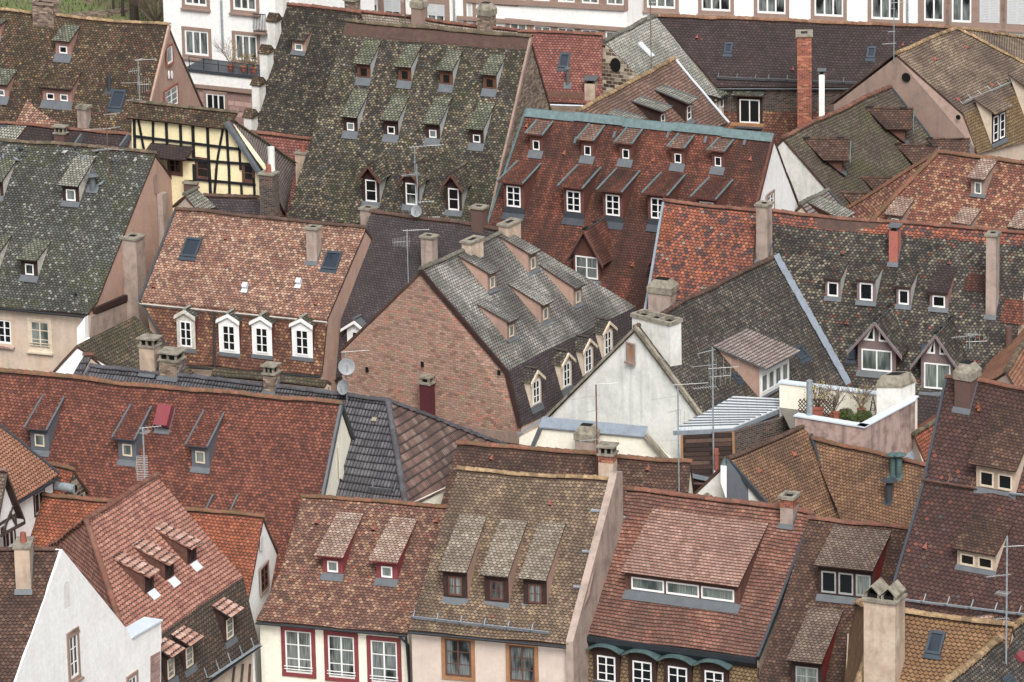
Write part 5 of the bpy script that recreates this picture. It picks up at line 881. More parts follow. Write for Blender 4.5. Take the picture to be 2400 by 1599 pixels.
mb.face(t_); mb.face([cc+(p-cc)*.5+Z*.51 for p in q0], 1); mb.build('chimney_cap', ['stone', 'black'], o)
for (a_, b_) in ((t0, t1), (t1, t2)):
    d = (b_-a_); e = d.normalized(); n_ = V((e.y, -e.x, 0)); mb = MB(); zb = 10.9; mb.prism([V((a_.x, a_.y, 11.7 if a_ is t0 else zb))+n_*.02, V((b_.x, b_.y, zb if a_ is t0 else 11.9))+n_*.02, V((b_.x, b_.y, (zb if a_ is t0 else 11.9)-.25))+n_*.35, V((a_.x, a_.y, (11.7 if a_ is t0 else zb)-.25))+n_*.35], Z*.04); mb.build('apron_flashing', 'lead_blue', H.r)
a = MB(); P = atz(q(12,382,690), zt); a.tube(P-Z*1.5, V((P.x, P.y, onp(q(12,382,360), P, V((0,-1,0))).z)), .13, .13, 12); a.build('steel_flue', 'galv', H.r)
H = CR = gable('red roof slope between the terrace and the maroon brown house', q(12,1345,860), q(12,1760,600), 12.6, [(q(12,1480,1180), q(12,1900,1000), 36, 't_orange2')], ridge='r_old', gut=None, ab=30)
# ================================================================ right middle
H = C3 = gable('long house with weathered red roof, green copper ridge and two rows of dormers', q(3,140,1010), q(3,2400,1242), 18.8, [((1048,800), (1698,775), 48, 't_redc3')], back=('R', q(8,330,420)), gr='p_white', gl='p_pinkdk', ridge='teal', caps=False, vl='teal_dark', vr='w_brownred', ab=48)
a = MB(); e = H.RR-H.RL
for i in range(5): p0 = H.RL+e*(i/5); p1 = H.RL+e*((i+1.02)/5); l = Z*(.06+.05*(i % 2)); a.prism([p0+l, p1+l, p1+l+(H.n*.3-Z*.33), p0+l+(H.n*.3-Z*.33)], H.pl[0].N*.05); a.prism([p0+l, p1+l, p1+l-(H.n*.3+Z*.3), p0+l-(H.n*.3+Z*.3)], Z*.05)
a.build('copper_ridge', 'teal', H.r)
for x, y, tx, ty in ((225, 1390, 370, 1130), (697, 1440, 860, 1170), (1048, 1470, 1210, 1200), (1527, 1510, 1680, 1260), (1895, 1540, 2030, 1300)):
    D(H, H.pl[0], 3, x, y, 118, 130, (tx-75, ty-10), roof='t_t4', face='w_brownred', cheek='w_brownred', wf=(.5, .66), wfr='w_white', arch='w_white', over=.2, side=.17, flash=.4, rim='w_brownred', verge='teal', glass='glass', drop=-.05)
for r, x, y, tx, ty in ((7, 20, 400, 200, -60), (7, 570, 445, 770, -20), (7, 930, 480, 1130, 10), (7, 1345, 510, 1550, 50), (7, 1790, 545, 1985, 95)):
    D(H, H.pl[0], r, x, y, 185, 265, (tx-95, ty-10), roof='t_redc3', face='w_brownred', cheek='w_brownred', wf=(.68, .72), wfr='w_white', cols=2, rows=3, over=.3, side=.2, flash=.35, apron=.32, rim='w_brownred', verge='teal', glass='glass')
D(H, H.pl[0], 7, 690, 1010, 245, 240, kind='gable', gh=1.15, roof='t_redc3', face='w_brownred', cheek='w_brownred', wf=(.84, .84), wfr='w_white', cols=2, rows=2, over=.3, side=.3, flash=.1, rim='teal', verge='w_brownred', glass='glass_c', drop=0)
D(H, H.pl[0], 7, 1430, 1010, 245, 180, kind='gable', gh=1.15, roof='t_redc3', face='w_brownred', cheek='w_brownred', wf=(.84, .84), over=.3, side=.3, flash=.1, verge='w_brownred')
WW(H, H.wr, 8, 20, 290, 55, 150, cols=2, rows=3, casing='sandstone', cw=.1)
VT(H, H.pl[0], 3, [(480, 1410), (1300, 1475), (2190, 1465), (135, 1160)]); VT(H, H.pl[0], 7, [(1110, 870)])
for x, y in ((565, 1320), (922, 1270), (1415, 1270), (1760, 1315), (2120, 1335)):
    a = MB(); P = H.pl[0].at(q(3, x, y)); a.box(P, H.u*.12, H.pl[0].v*.35, H.pl[0].N*.06); a.build('roof_hook', 'zinc', H.r)
H = C4 = gable('house with patchwork roof of orange and blue black tiles', q(7,1400,283), q(7,2255,378), 17.4, [(q(7,1200,1450), q(7,2150,1500), 48, 't_orange')], ridge='r_red', vl='lead_blue', gut=None)
CH(H, H.pl[0], 7, 1355, 1330, 1075, 205, d=.8, m='p_chim', cap='taper', flash=False)
H = R1 = gable('long house with black mottled old tile roof and two half timbered gable dormers', q(8,-10,383), q(8,2420,583), 17.1, [(q(12,-100,350), q(12,2200,560), 48, 't_dkmottle'), (q(12,-150,620), q(12,1700,800), 40, 't_plumdark')], ridge='r_red', band=('t_orange', .62), gut=None)
CH(C4, C4.pl[0], 7, 2295, 830, 330, 100, d=.6, m='p_chim', cap='slab', flash=True)
CH(H, H.pl[0], 8, 1150, 850, 560, 80, d=.55, m='p_chimred', cap='metal'); CH(H, H.pl[0], 8, 2045, 1335, 605, 92, d=.6, m='p_chim', cap='slab')
for x, y, w_, h_, tx, ty, rf in ((598, 1165, 145, 150, 700, 830, 't_dkmottle'), (903, 1205, 175, 185, 1040, 870, 't_dkmottle'), (1248, 1240, 135, 155, 1370, 900, 't_dkmottle'), (1570, 1265, 170, 125, 1700, 890, 't_plumdark')):
    D(H, H.pl[0], 8, x, y, w_, h_, (tx-40, ty), roof=rf, face='w_mauve', cheek='w_greywhite' if rf != 't_plumdark' else 'w_pinkdormer', wf=(.68, .86), wfr='w_white', arch=None, over=.2, side=.08, flash=.22, glass='glass')
for x, y, w_, h_ in ((1000, 285, 340, 250), (1555, 455, 300, 300)):
    d_ = D(H, H.pl[1] if y > 300 else H.pl[0], 12, x, y, w_, h_, kind='gable', gh=1.05, roof='t_dkmottle', face='w_mauve', cheek='w_brownred', wf=(.80, .78), wfr='w_white', cols=2, rows=1, over=.35, side=.4, flash=.3, rim='lead_blue', verge='w_mauve', glass='glass_c2', tri=True, drop=-.08)
skylight(H, H.pl[0], q(12,775,110), 20, 32); skylight(H, H.pl[0], q(12,1450,90), 20, 26)
VT(H, H.pl[0], 8, [(685, 760), (1665, 850), (725, 1400)], m='t_orange'); VT(H, H.pl[1], 12, [(1375, 510)], m='t_orange'); pipevent(H, H.pl[0], q(12,2210,180), .16, 1.6, 'p_chimbrown', cap=False)
H = RO = gable('plain red roof at the right edge above the maroon brown house', q(12,2190,280), q(12,2600,-380), 14.2, [(q(12,2400,640), q(12,2900,200), 42, 't_l4')], ridge='r_old', gut=None, ab=42)
H = R2 = gable('hip roofed house with chequered red and cream tiles', q(4,1560,1403), q(4,2600,1535), 16.4, [(q(8,870,545), q(8,2500,760), 45, 't_salmon2')], hipL=q(8,700,380), ridge='r_redmoss', rw=.14, gut=None)
D(H, H.pl[0], 8, 1930, 225, 130, 130, (2050, -120), roof='t_f1light', face='p_pinkdk', cheek='p_pinkdk', wf=(.45, .8), wfr='w_white', over=.25, side=.15, flash=.15)
for x, y, tx, ty in ((1170, 520, 1300, 260), (1790, 600, 1920, 350), (2300, 640, 2430, 380)): D(H, H.pl[0], 8, x, y, 150, 90, (tx-30, ty), roof='t_f1light', face='p_pinkdk', cheek='p_pinkdk', wf=(.45, .8), over=.2, side=.1, flash=.1)
VT(H, H.pl[0], 8, [(1660, 45)])
H = R3 = gable('house with mossy brown roof and small gabled dormers', q(4,140,1268), q(4,1122,800), 16.2, [(q(8,815,490), q(4,1560,1360), 42, 't_moss3')], ridge='r_red', gl='p_chimwhite', gr='p_pinkdk', vr='zinc_dark', ab=45)
for r, x, y in ((4, 682, 1565), (4, 1262, 1285)): D(H, H.pl[0], r, x, y, 62, 150, kind='gable', wm=1.15, turn=-6, gh=.55, roof='t_brown', face='w_brownred', cheek='w_brown', wf=(.55, .8), wfr='w_brown', cols=2, rows=2, over=.4, side=.28, flash=.25, rim='w_brown', verge='teal_dark')
for r, x, y in ((8, 1000, 470), (8, 1190, 330), (4, 1500, 1600), (4, 1790, 1545)): D(H, H.pl[0], r, x, y, 62, 110, kind='gable', wm=1.3, turn=-6, gh=.65, roof='t_brown', face='w_cream', cheek='w_brown', wf=(.5, .6), wfr='w_brown', over=.35, side=.3, flash=0, rim='w_brown', verge='teal_dark')
H = gable('small grey lean-to roof with a pale shed dormer beside the white gable', q(8,305,315), q(8,545,178), 14.6, [(q(8,560,600), q(8,815,480), 40, 't_pinkgrey')], ridge='r_grey', name='shed', cat='outbuilding', vr='zinc_dark')
D(H, H.pl[0], 8, 700, 560, 90, 110, (360, 300), roof='t_palegrey', face='w_brown', cheek='w_brown', over=.3, side=.3, flash=0)
H = R4 = gable('house with buff hipped roof over a mauve rendered gable', q(4,1175,497), q(4,1730,258), 17.2, [(q(4,1800,1040), (2469,187), 38, 't_t4p'), (q(4,1925,1420), (2600,275), 66, 't_ochre2')], back=('L', q(4,570,962)), gl='p_pinkdk', hipR=(2475,100), ridge='r_tan', gut=None, over=.2, wallm='p_beige')
wl = H.wl_
for x, y, w_ in ((1270, 712, .24), (1748, 1078, .13)): a = MB(); P = wl.at(q(4, x, y)); a.prism([P+wl.u*(w_*math.cos(t))+Z*(w_*math.sin(t)) for t in [2*math.pi*i/16 for i in range(16)]], wl.n*.02); a.build('round_opening', 'black', H.r)
for x, y in ((2120, 1300), (2440, 1080)): D(H, H.pl[1], 4, x, y, 135, 265, k=25, roof='t_t4p', face='w_dark', cheek='w_cream', wf=(.66, .86), nwin=2, wfr='w_white', rows=3, over=.35, side=.3, flash=.2, glass='glass')
SG(H, H.pl[0], 4, 1790, 960, 2700, 570, m='alu'); VT(H, H.pl[0], 4, [(1820, 435), (1530, 545), (1745, 915), (2055, 785)])
H = T1 = gable('long house with dark plum roof and orange ridge tiles', q(3,1310,143), q(4,1745,262), 16.2, [(q(3,1880,800), q(4,1000,800), 44, 't_plumdark')], ridge='r_orange', rw=.14, wallm='b_dark', gut='zinc', over=.1)
SK(H, H.pl[0], 3, 1990, 445, 75, 100); SK(H, H.pl[0], 4, 950, 485, 80, 105); SG(H, H.pl[0], 3, 1890, 730, 2352, 750); SG(H, H.pl[0], 4, 0, 745, 840, 780)
VT(H, H.pl[0], 3, [(1700, 345)]); VT(H, H.pl[0], 4, [(230, 640), (1240, 415)])
A, B = H.L[-1]-Z*.25-H.n*.25, H.R[-1]-Z*.25-H.n*.25; mb = MB(); mb.prism([A, B, B-Z*.5, A-Z*.5], -H.n*.1); mb.build('eaves_band', 'zinc_dark', H.r); A = A-Z*.5; B = B-Z*.5; dn = -Z*5+H.n*1.2; mb = MB(); roofgrid(mb, A, B, B+dn, A+dn, 0, .1); mb.build('lower_roof', ['t_mansard', 'edge'], H.r)
MP1 = Plane(A, H.u, math.degrees(math.atan2(5, 1.2)))
D(H, MP1, 3, 2185, 1150, 235, 255, k=18, roof='t_greymoss', face='w_dark', cheek='w_grey', wf=(.8, .85), wfr='w_white', cols=2, over=.3, side=.3, flash=.2, glass='black')
a = MB(); P = MP1.at(q(3, 2185, 1150))+H.n*.4; a.box(P-H.u*.9+Z*.1, H.u*1.8, H.n*.25, Z*.12); a.build('flower_box', 'w_tan', H.r)
# tall brick chimney, white flue behind it
o = CH(H, Plane(H.pl[0].at(q(4, 337, 900))+H.n*2.6, V((1, -.05, 0)), 90), 4, 337, 1250, 340, 132, d=1.15, m='brickwarm', cap='slab', capm='stone', flash=False, ground=5, label='tall red brick chimney')
o = CH(H, Plane(H.pl[0].at(q(4, 495, 900))+H.n*2.0, V((1, -.05, 0)), 90), 4, 495, 1100, 690, 52, d=.5, m='p_white', cap='metal', flash=False, ground=4)
H = T2 = gable('house with bleached grey roof and crumbling stone end gable', q(3,845,375), q(3,1320,148), 16.7, [(q(3,1190,722), q(3,1930,900), 40, 't_greylight')], ridge='r_grey', gl='p_rubble', gut=None, ab=50, rw=.13)
poly(H.r, 'rubble_wall', H.wl_, [q(3,828,380), q(3,1190,720), q(3,1100,1000), q(3,825,1000)], 'p_rubble', .05, .06); a = MB(); P = H.wl_.at(q(3,957,595))+H.wl_.n*.08; a.prism([P+H.wl_.u*(.3*math.cos(t))+Z*(.38*math.sin(t)) for t in [2*math.pi*i/16 for i in range(16)]], H.wl_.n*.02); a.build('round_opening', 'black', H.r)
a = MB(); P = H.pl[0].at(q(3,1290,525)); a.box(P-H.u*.2, H.u*.35, H.pl[0].v*1.0, H.pl[0].N*.1); a.build('roof_hatch', 'zinc_light', H.r)
T2e = gable('small greenish roof with glazed front below the bleached grey roof', q(3,1720,895), q(3,1925,800), 13.2, [(q(3,1770,945), q(3,1985,865), 30, 't_greenish')], ridge='r_grey', wallm='w_white', name='shed', cat='outbuilding', caps=False)
for k in range(3): WW(T2e, T2e.fw, 3, 1835+k*45, 985-k*20, 36, 90, cols=1, glass='glass')
H = T3 = gable('house with rosy red roof and one blue skylight at the top centre', q(3,-30,288), q(3,828,316), 17.2, [(q(3,150,940), q(3,828,960), 44, 't_redpink')], ridge='r_red', gut='zinc_light')
SK(H, H.pl[0], 3, 482, 560, 95, 135); pipevent(H, H.pl[0], q(3,512,780), .08, .75, 'zinc')
CH(H, H.pl[0], 3, 715, 930, 775, 95, d=.8, m='p_chimlight', cap='metal', flash=False); mb = MB(); P = H.pl[0].at(q(3,560,915)); mb.box(P-H.u*1.3+Z*.05, H.u*2.4, -H.n*.05, Z*.35); mb.build('rusty_flashing', 'rust', H.r)
H = T3b = gable('low old tile roof between the brick gable and the pink brown roof', q(3,340,935), q(3,700,950), 13.6, [(q(3,340,1100), q(3,700,1120), 40, 't_mossbig')], ridge='r_old', name='shed', cat='outbuilding', gut=None)
H = T4 = gable('house with pink brown roof and two long shed dormers', q(3,610,1025), q(3,1492,548), 15.4, [(q(3,1180,1440), q(3,1990,1135), 42, 't_t4')], ridge='r_tan', rw=.13, vr='zinc_light', gut=None)
for x, y, tx, ty, w_ in ((1625, 1110, 1390, 790, 60), (1385, 1185, 1150, 910, 60), (1140, 1290, 900, 1040, 60)): D(H, H.pl[0], 3, x, y, w_, 150, (tx, ty), roof='t_palegrey', face='w_brown', cheek='w_dark', wf=(.6, .85), wfr='w_white', rows=2, over=.3, side=.28, flash=.25, rim='w_brownred', verge='zinc')
# ================================================================ big mossy roof and its neighbours
H = T5 = gable('huge steep roof of mottled old tiles with eight shed and three gabled dormers', q(2,835,203), q(3,170,342), 20.6, [(q(6,268,468), q(6,2120,515), 50, 't_mossbig')], back=('R', q(3,365,1010)), gr='b_old', gl='p_pinkdk', ridge='r_old', rw=.13, band=('r_brown', .75), vr='p_pinkdk')
for x, y, tx, ty in ((993, 720, 1100, 375), (1370, 748, 1480, 420), (1752, 782, 1855, 465), (2150, 822, 2260, 510)):
    D(H, H.pl[0], 2, x, y, 122, 112, (tx-20, ty), roof='t_greenish', face='w_old', cheek='w_greywhite', wf=(.62, .84), wfr='w_old', over=.22, side=.14, flash=.42, rim='w_dark', glass='black')
for x, y, tx, ty in ((872, 1212, 990, 830), (1245, 1245, 1370, 870), (1628, 1278, 1760, 900), (2030, 1322, 2150, 950)):
    D(H, H.pl[0], 2, x, y, 132, 115, (tx-20, ty), roof='t_greenish', face='w_dark', cheek='w_greywhite', wf=(.5, .62), wfr='w_white', arch='w_white', over=.22, side=.14, flash=.4, rim='w_dark', drop=-.05)
for x, y in ((1062, 292), (1430, 322), (1820, 370)):
    D(H, H.pl[0], 6, x, y, 152, 232, kind='gable', gh=.55, roof='t_mossbig', face='w_dark', cheek='w_greywhite', wf=(.66, .86), wfr='w_white', rows=2, over=.3, side=.2, flash=.3, rim='w_brown', verge='w_brown', drop=-.05, glass=random.choice(['glass', 'glass_c']))
H = T5a = gable('tall old tile roof with stepped white gable copings left of the huge mottled roof', q(2,270,40), q(2,960,118), 19.9, [((537,552), (700,560), 50, 't_mossbig_dk')], ridge='r_red', gl='p_pinkdk', gr='p_pinkdk')
D(H, H.pl[0], 2, 395, 472, 120, 75, (470, 240), roof='t_mossbig_dk', face='p_pink', cheek='p_pinkdk', wf=(.55, .8), wfr='w_white', over=.2, side=.1, flash=.25)
for i in range(7):
    t = (i+.1)/7.2; p = H.L[0]+(H.L[1]-H.L[0])*t; hgt = .95; a = MB(); a.box(p-H.u*.35-H.n*.3-Z*1.6, H.u*.45, H.n*.62, Z*(hgt+1.6)); o = a.build('gable_step', 'p_chimwhite', H.r)
    a = MB(); b0 = p-H.u*.42-H.n*.38+Z*hgt; a.prism([b0, b0+H.n*.76, b0+H.n*.76-Z*.05+Z*.1, b0+H.n*.38+Z*.42, b0+Z*.05], H.u*.6); a.build('step_coping', 't_rust', o)
H = gable('strip of tan old tile roof behind the huge mottled roof', q(2,900,105), q(2,2400,285), 19.0, [(q(2,900,300), q(2,2400,480), 45, 't_tanlight')], ridge='r_red', gut=None)
T5b = H
H = T6 = gable('house with rusty brown tile roof, round topped dormers and pink gable', q(1,-60,98), q(1,1550,237), 18.6, [(q(1,-330,1320), q(1,1300,1250), 50, 't_rust')], back=('R', q(1,1905,1058)), gr='p_pink', gl='p_pink', ridge='r_tan', gut=None, vr='p_pink')
for x, y, w_, h_, tx, ty, nn in ((585, 505, 142, 108, 640, 235, 1), (530, 935, 265, 98, 620, 650, 2), (10, 892, 140, 95, 90, 640, 1), (-40, 345, 100, 90, 20, 190, 1)):
    D(H, H.pl[0], 1, x, y, w_, h_, (tx, ty), roof='t_greenish' if nn == 1 else 't_rust', face='w_pinkdormer', cheek='w_pinkdormer', wf=(.5, .62), wfr='w_white', nwin=nn, arch='w_white', over=.2, side=.12, flash=.45, rim='w_dark', drop=-.04)
SK(H, H.pl[0], 1, 1082, 915, 125, 175); WW(H, H.wr, 1, 1555, 505, 50, 155, casing='terracotta', cw=.1, cols=1, glass='glass_c2'); WW(H, H.wr, 1, 1572, 900, 115, 180, casing='terracotta', cw=.1, cols=2, rows=3)
for x in (1550, 1578): a = MB(); P = H.wr.at(q(1, x, 688)); a.prism([P+H.wr.u*(.11*math.cos(t))+Z*(.22*math.sin(t)) for t in [2*math.pi*i/12 for i in range(12)]], H.wr.n*.03); a.build('wall_plaque', 'p_white', H.r)
CH(H, H.pl[0], 1, 758, 1235, 1005, 85, d=.5, m='p_chim', cap='rim'); pipevent(H, H.pl[0], q(1,1005,830), .1, .8, 'zinc_dark', cap=False)
CH(H, H.bp, 1, 455, 190, 20, 190, d=.7, m='b_old', cap='rim', capm='b_old', flash=False, label='wide old brick chimney on the far side of the ridge')

def patch(H, pl, r, pts, m):
    P = [pl.at(q(r, *p))+pl.N*.035 for p in pts]; mb = MB(); roofgrid(mb, *P, 0, .02); mb.build('roof_patch', [m, 'edge'], H.r)
patch(T6, T6.pl[0], 1, ((255,915),(330,1000),(610,1180),(130,1150)), 't_salmon')
patch(R1, R1.pl[0], 8, ((1840,950),(2010,965),(1990,1130),(1790,1110)), 't_redc3')
patch(R1, R1.pl[0], 8, ((2180,1180),(2352,1190),(2352,1420),(2130,1400)), 't_redc3')
patch(C4, C4.pl[0], 7, ((1400,380),(1510,385),(1460,640),(1345,640)), 't_orange2')
# ================================================================ white apartment buildings at the back
def facade(label, a, b, z0, ext0, ext1, top=34, mw='p_white', depth=9):
    A, B = atz(a, z0), atz(b, z0); pl = Plane(A, B-A, 90); P0 = pl.at(ext0); P1 = pl.at(ext1); H = House(label, cat='apartment block', name='apartment_building', loc=V(((P0.x+P1.x)/2, (P0.y+P1.y)/2, 0)))
    g0, g1 = V((P0.x, P0.y, 0)), V((P1.x, P1.y, 0)); mb = MB(); mb.box(g0, g1-g0, -pl.n*depth, Z*top); mb.build('wall', mw, H.r); mb = MB(); mb.box(g0-pl.u*.3+pl.n*.3+Z*top, (g1-g0)+pl.u*.6, -pl.n*(depth+.6), Z*.4); mb.build('roof', 't_redpink', H.r); H.fw = pl; return H
def shut(H, r, x, y, w, h, low=0):
    P = H.fw.at(q(r, x, y)); ww, hh = dims(H.fw, q(r, x, y), w/3.92, h/3.92); mb = MB()
    n = max(3, int(hh/.09))
    for i in range(n): mb.box(P-H.fw.u*ww/2+Z*(hh/2-(i+1)*hh/n)+H.fw.n*.04, H.fw.u*ww, H.fw.n*.025, Z*(hh/n*.86))
    mb.build('roller_shutter', 'shutter', H.r)
H = A1 = facade('white apartment block at the upper left with sandstone window trims', (421,130), (538,142), 13, (386,100), (700,100), mw='p_white')
for x, y, w_, h_ in ((1800, -20, 200, 140), (2250, 20, 210, 150), (1810, 395, 215, 225), (2265, 440, 200, 235)): WW(H, H.fw, 1, x, y, w_, h_, casing='sandstone', cw=.18, cols=3, rows=1, fw=.09, sill='sandstone', glass='glass_c')
mb = MB(); P = H.fw.at(q(1,2040,0)); P2 = H.fw.at(q(1,2062,440)); mb.tube(P+H.fw.n*.1, V((P.x,P.y,P2.z))+H.fw.n*.1, .06); mb.build('downpipe', 'galv', H.r)
t = H.fw; pT = Plane(t.O+t.n*2.2, t.u, 90, t.n); poly(H.r, 'terrace_front', pT, [q(1,1690,640), q(1,2400,720), q(1,2400,830), q(1,1780,770)], 'p_white', 2.2)
poly(H.r, 'terrace_coping', pT, [q(1,1690,625), q(1,2400,700), q(1,2400,728), q(1,1690,650)], 'zinc_dark', 2.2, .08); poly(H.r, 'ground_floor_wall', pT, [q(1,1720,765), q(1,2400,830), q(1,2400,1700), q(1,1720,1700)], 'sand2', 2.0, -.1)
poly(H.r, 'string_course', pT, [q(1,1730,765), q(1,2400,835), q(1,2400,870), q(1,1770,800)], 'sandstone', .3, .08)
window(H.r, pT.at(q(1,1985,970)), pT.u, pT.n, 1.15, 1.3, casing='sandstone', cols=3, rows=1, glass='glass', fw=.08)
mb = MB(); A, B = pT.at(q(1,1730,590)), pT.at(q(1,2400,680))
for k in (.15, .4): mb.tube(A+Z*k-pT.n*.1, B+Z*k-pT.n*.1, .02, seg=5)
for i in range(6): p = A+(B-A)*(i/5)-pT.n*.1; mb.tube(p-Z*.3, p+Z*.4, .025, seg=5)
mb.build('railing', 'gutter', H.r)
mb = MB(); A, B = H.fw.at(q(2,15,190))+H.fw.n*.5, H.fw.at(q(2,130,200))+H.fw.n*.5
for i in range(9): p = A+(B-A)*(i/8); mb.tube(p-Z*.45, p+Z*.5, .018, seg=4)
mb.tube(A+Z*.5, B+Z*.5, .03); mb.tube(A-Z*.45, B-Z*.45, .03); mb.build('balcony_railing', 'gutter', H.r); mb = MB(); mb.box(A-Z*.6-H.fw.n*.5, (B-A), H.fw.n*.55, Z*.12); mb.build('balcony_slab', 'sandstone', H.r)
H = A2 = facade('long white apartment block with rows of roller shutters in the upper middle', (1200,7), (1465,27), 12.5, (640,60), (1470,120))
for x, w_ in ((430, 150), ): WW(H, H.fw, 2, x, -10, w_, 90, casing='sandstone', cw=.2, cols=2, glass='glass_c2')
for x, yb, w_, sh in ((645, 80, 150, 120), (1045, 110, 150, 100), (1255, 145, 150, 130), (1655, 208, 160, 105)):
    WW(H, H.fw, 2, x, yb-85, w_, 170, casing='sandstone', cw=.3, cols=2, rows=1, glass='glass_c', fw=.08, sill='sandstone'); shut(H, 2, x, yb-170+sh/2, w_*1.0, sh)
WW(H, H.fw, 2, 1965, 130, 55, 200, casing='sandstone', cw=.2, cols=1, glass='shutter'); 
for x, yb in ((-60, 10), (50, 0), (270, 8), (500, 22), (720, 36), (950, 50)): WW(H, H.fw, 3, x, yb-70, 155, 140, casing='sandstone', cw=.26, cols=2, rows=1, glass='glass_c', fw=.08)
for x, yt in ((60, 215), (280, 240), (500, 255), (720, 272), (940, 290)): WW(H, H.fw, 3, x, yt+90, 155, 180, casing='sandstone', cw=.26, cols=2, rows=1, glass='glass_c', fw=.08)
mb = MB(); beam(mb, H.fw, q(3,-400,-5), q(3,1040,72), .3, .12, .03); mb.build('string_course', 'sandstone', H.r); mb = MB(); beam(mb, H.fw, q(3,-500,160), q(3,1050,268), .22, .14, .03); mb.build('string_course', 'sandstone', H.r)
for r, x in ((2, 1825),): mb = MB(); P = H.fw.at(q(r,x,0))+H.fw.n*.1; mb.tube(P+Z*3, P-Z*8, .06); mb.build('downpipe', 'galv', H.r)
H = A3 = facade('long white apartment block with large sandstone framed windows at the upper right', (1510,22), (2400,64), 12, (1478,60), (2520,110))
for r, x, yb, w_ in ((3, 1370, 75, 260), (3, 1875, 100, 265), (3, 2385, 125, 260), (4, 62, 122, 200), (4, 560, 150, 265), (4, 1080, 178, 260)): 
    if (r, x) != (4, 62): WW(H, H.fw, r, x, yb-120, w_, 240, casing='sandstone', cw=.2, cols=3, rows=1, fw=.09, sill='sandstone', glass='glass_c')
for x, yb, sh in ((1525, 192, 0), (1780, 205, 0), (2038, 212, 1), (2290, 225, 1)):
    WW(H, H.fw, 4, x, yb-130, 180, 260, casing='sandstone', cw=.34, cols=2, rows=1, fw=.09, sill='sandstone', glass='glass_c')
    if sh: shut(H, 4, x, yb-130, 185, 250)
WW(H, H.fw, 4, 2320, 560, 260, 190, casing='sandstone', cw=.2, cols=2, glass='shutter')
mb = MB(); P = H.fw.at(q(4,1285,0))+H.fw.n*.1; mb.tube(P+Z*3, P-Z*6, .06); mb.build('downpipe', 'galv', H.r)
mb = MB(); P = H.fw.at(q(3,1110,0))+H.fw.n*.3; mb.box(V((P.x, P.y, 0))-H.fw.u*.65, H.fw.u*1.1, H.fw.n*.5, Z*22); mb.build('pilaster', 'p_chim', H.r)
# brick chimneys poking above the strip roof
b = T5b
for x, yb, yt, w_, m_, c_ in ((920, 230, -10, 90, 'b_old', 'rim'), (1530, 200, 0, 95, 'p_pinkdk', 'taper'), (2148, 290, 70, 118, 'b_old', 'taper')): CH(T5b, T5b.bp, 2, x, yb, yt, w_, d=.6, m=m_, cap=c_, flash=False)
# ================================================================ ground and greenery
def structure(name, mb, m): o = mb.build(name, m, None); o['kind'] = 'structure'; return o
mb = MB(); mb.face([V((-700, -50, 0)), V((700, -50, 0)), V((700, 1500, 0)), V((-700, 1500, 0))]); structure('ground', mb, 'asphalt')
mb = MB(); N_ = 24
def gz(x, y): return max(.02, (y-296)*.16)+noise.noise(V((x*.2, y*.2, 0)))*.3
for i in range(N_):
    for j in range(N_):
        X = lambda i: -60+i*75/N_; Y = lambda j: 294+j*90/N_; pts = [(X(i), Y(j)), (X(i+1), Y(j)), (X(i+1), Y(j+1)), (X(i), Y(j+1))]; mb.face([V((x, y, gz(x, y))) for x, y in pts])
structure('grass_bank', mb, 'grass')
mb = MB()
random.seed(3)
for i in range(9000):
    x = random.uniform(-40, -14); y = random.uniform(299, 350); z = gz(x, y); a = random.uniform(0, 6.28); w_ = .05; h_ = random.uniform(.15, .4); d = V((math.cos(a)*w_, math.sin(a)*w_, 0)); p = V((x, y, z)); mb.face([p-d, p+d, p+V((random.uniform(-.1, .1), random.uniform(-.1, .1), h_))])
o = mb.build('grass', 'leaf', None); o['kind'] = 'stuff'; o['category'] = 'grass'; o['label'] = 'green grass on the bank behind the upper left roofs'
def gatz(p):
    z = 2.0
    for _ in range(12): P = atz(p, z); z = gz(P.x, P.y)
    return atz(p, z)
a_, b_ = gatz(q(1,620,160)), gatz(q(1,1210,100)); mb = MB(); mb.box(a_-Z*1, b_-a_, V((0, -.3, 0)), Z*1.25); o = mb.build('garden_wall', 'b_old', None); tag(o, 'low stone garden wall crossing the grass bank', 'wall')
def branch(mb, P, d, L, r, lev, rng):
    Q = P+d*L; mb.tube(P, Q, r, r*.7, 6 if lev > 1 else 4, cap=False)
    if lev == 0: return
    for k in range(3 if lev > 1 else 4):
        e = (d+V((rng.uniform(-.75, .75), rng.uniform(-.75, .75), rng.uniform(-.2, .5)))).normalized(); branch(mb, P+d*(L*rng.uniform(.45, 1)), e, L*rng.uniform(.55, .8), r*.58, lev-1, rng)
def baretree(label, px, h, r, seed, group='bare trees on the grass bank'):
    rng = random.Random(seed); P = gatz(px); t = thing('bare_tree', label, 'tree', P, group); mb = MB(); mb.tube(P-Z*.3, P+Z*h*.45, r, r*.8, 9, cap=False); mb.build('trunk', 'bark', t); mb = MB()
    for k in range(4): branch(mb, P+Z*h*(.3+.05*k), V((rng.uniform(-.5, .5), rng.uniform(-.5, .5), 1)).normalized(), h*.24, r*.5, 3, rng)
    mb.build('crown', 'bark', t)
baretree('thick dark bare trunk just left of the white apartment block', q(1,1235,235), 9, .3, 1)
baretree('thin leaning bare tree left of the thick dark trunk', q(1,1130,180), 6, .11, 2)
baretree('slim bare tree nearest the brick chimney on the grass bank', q(1,1045,150), 6, .09, 5)
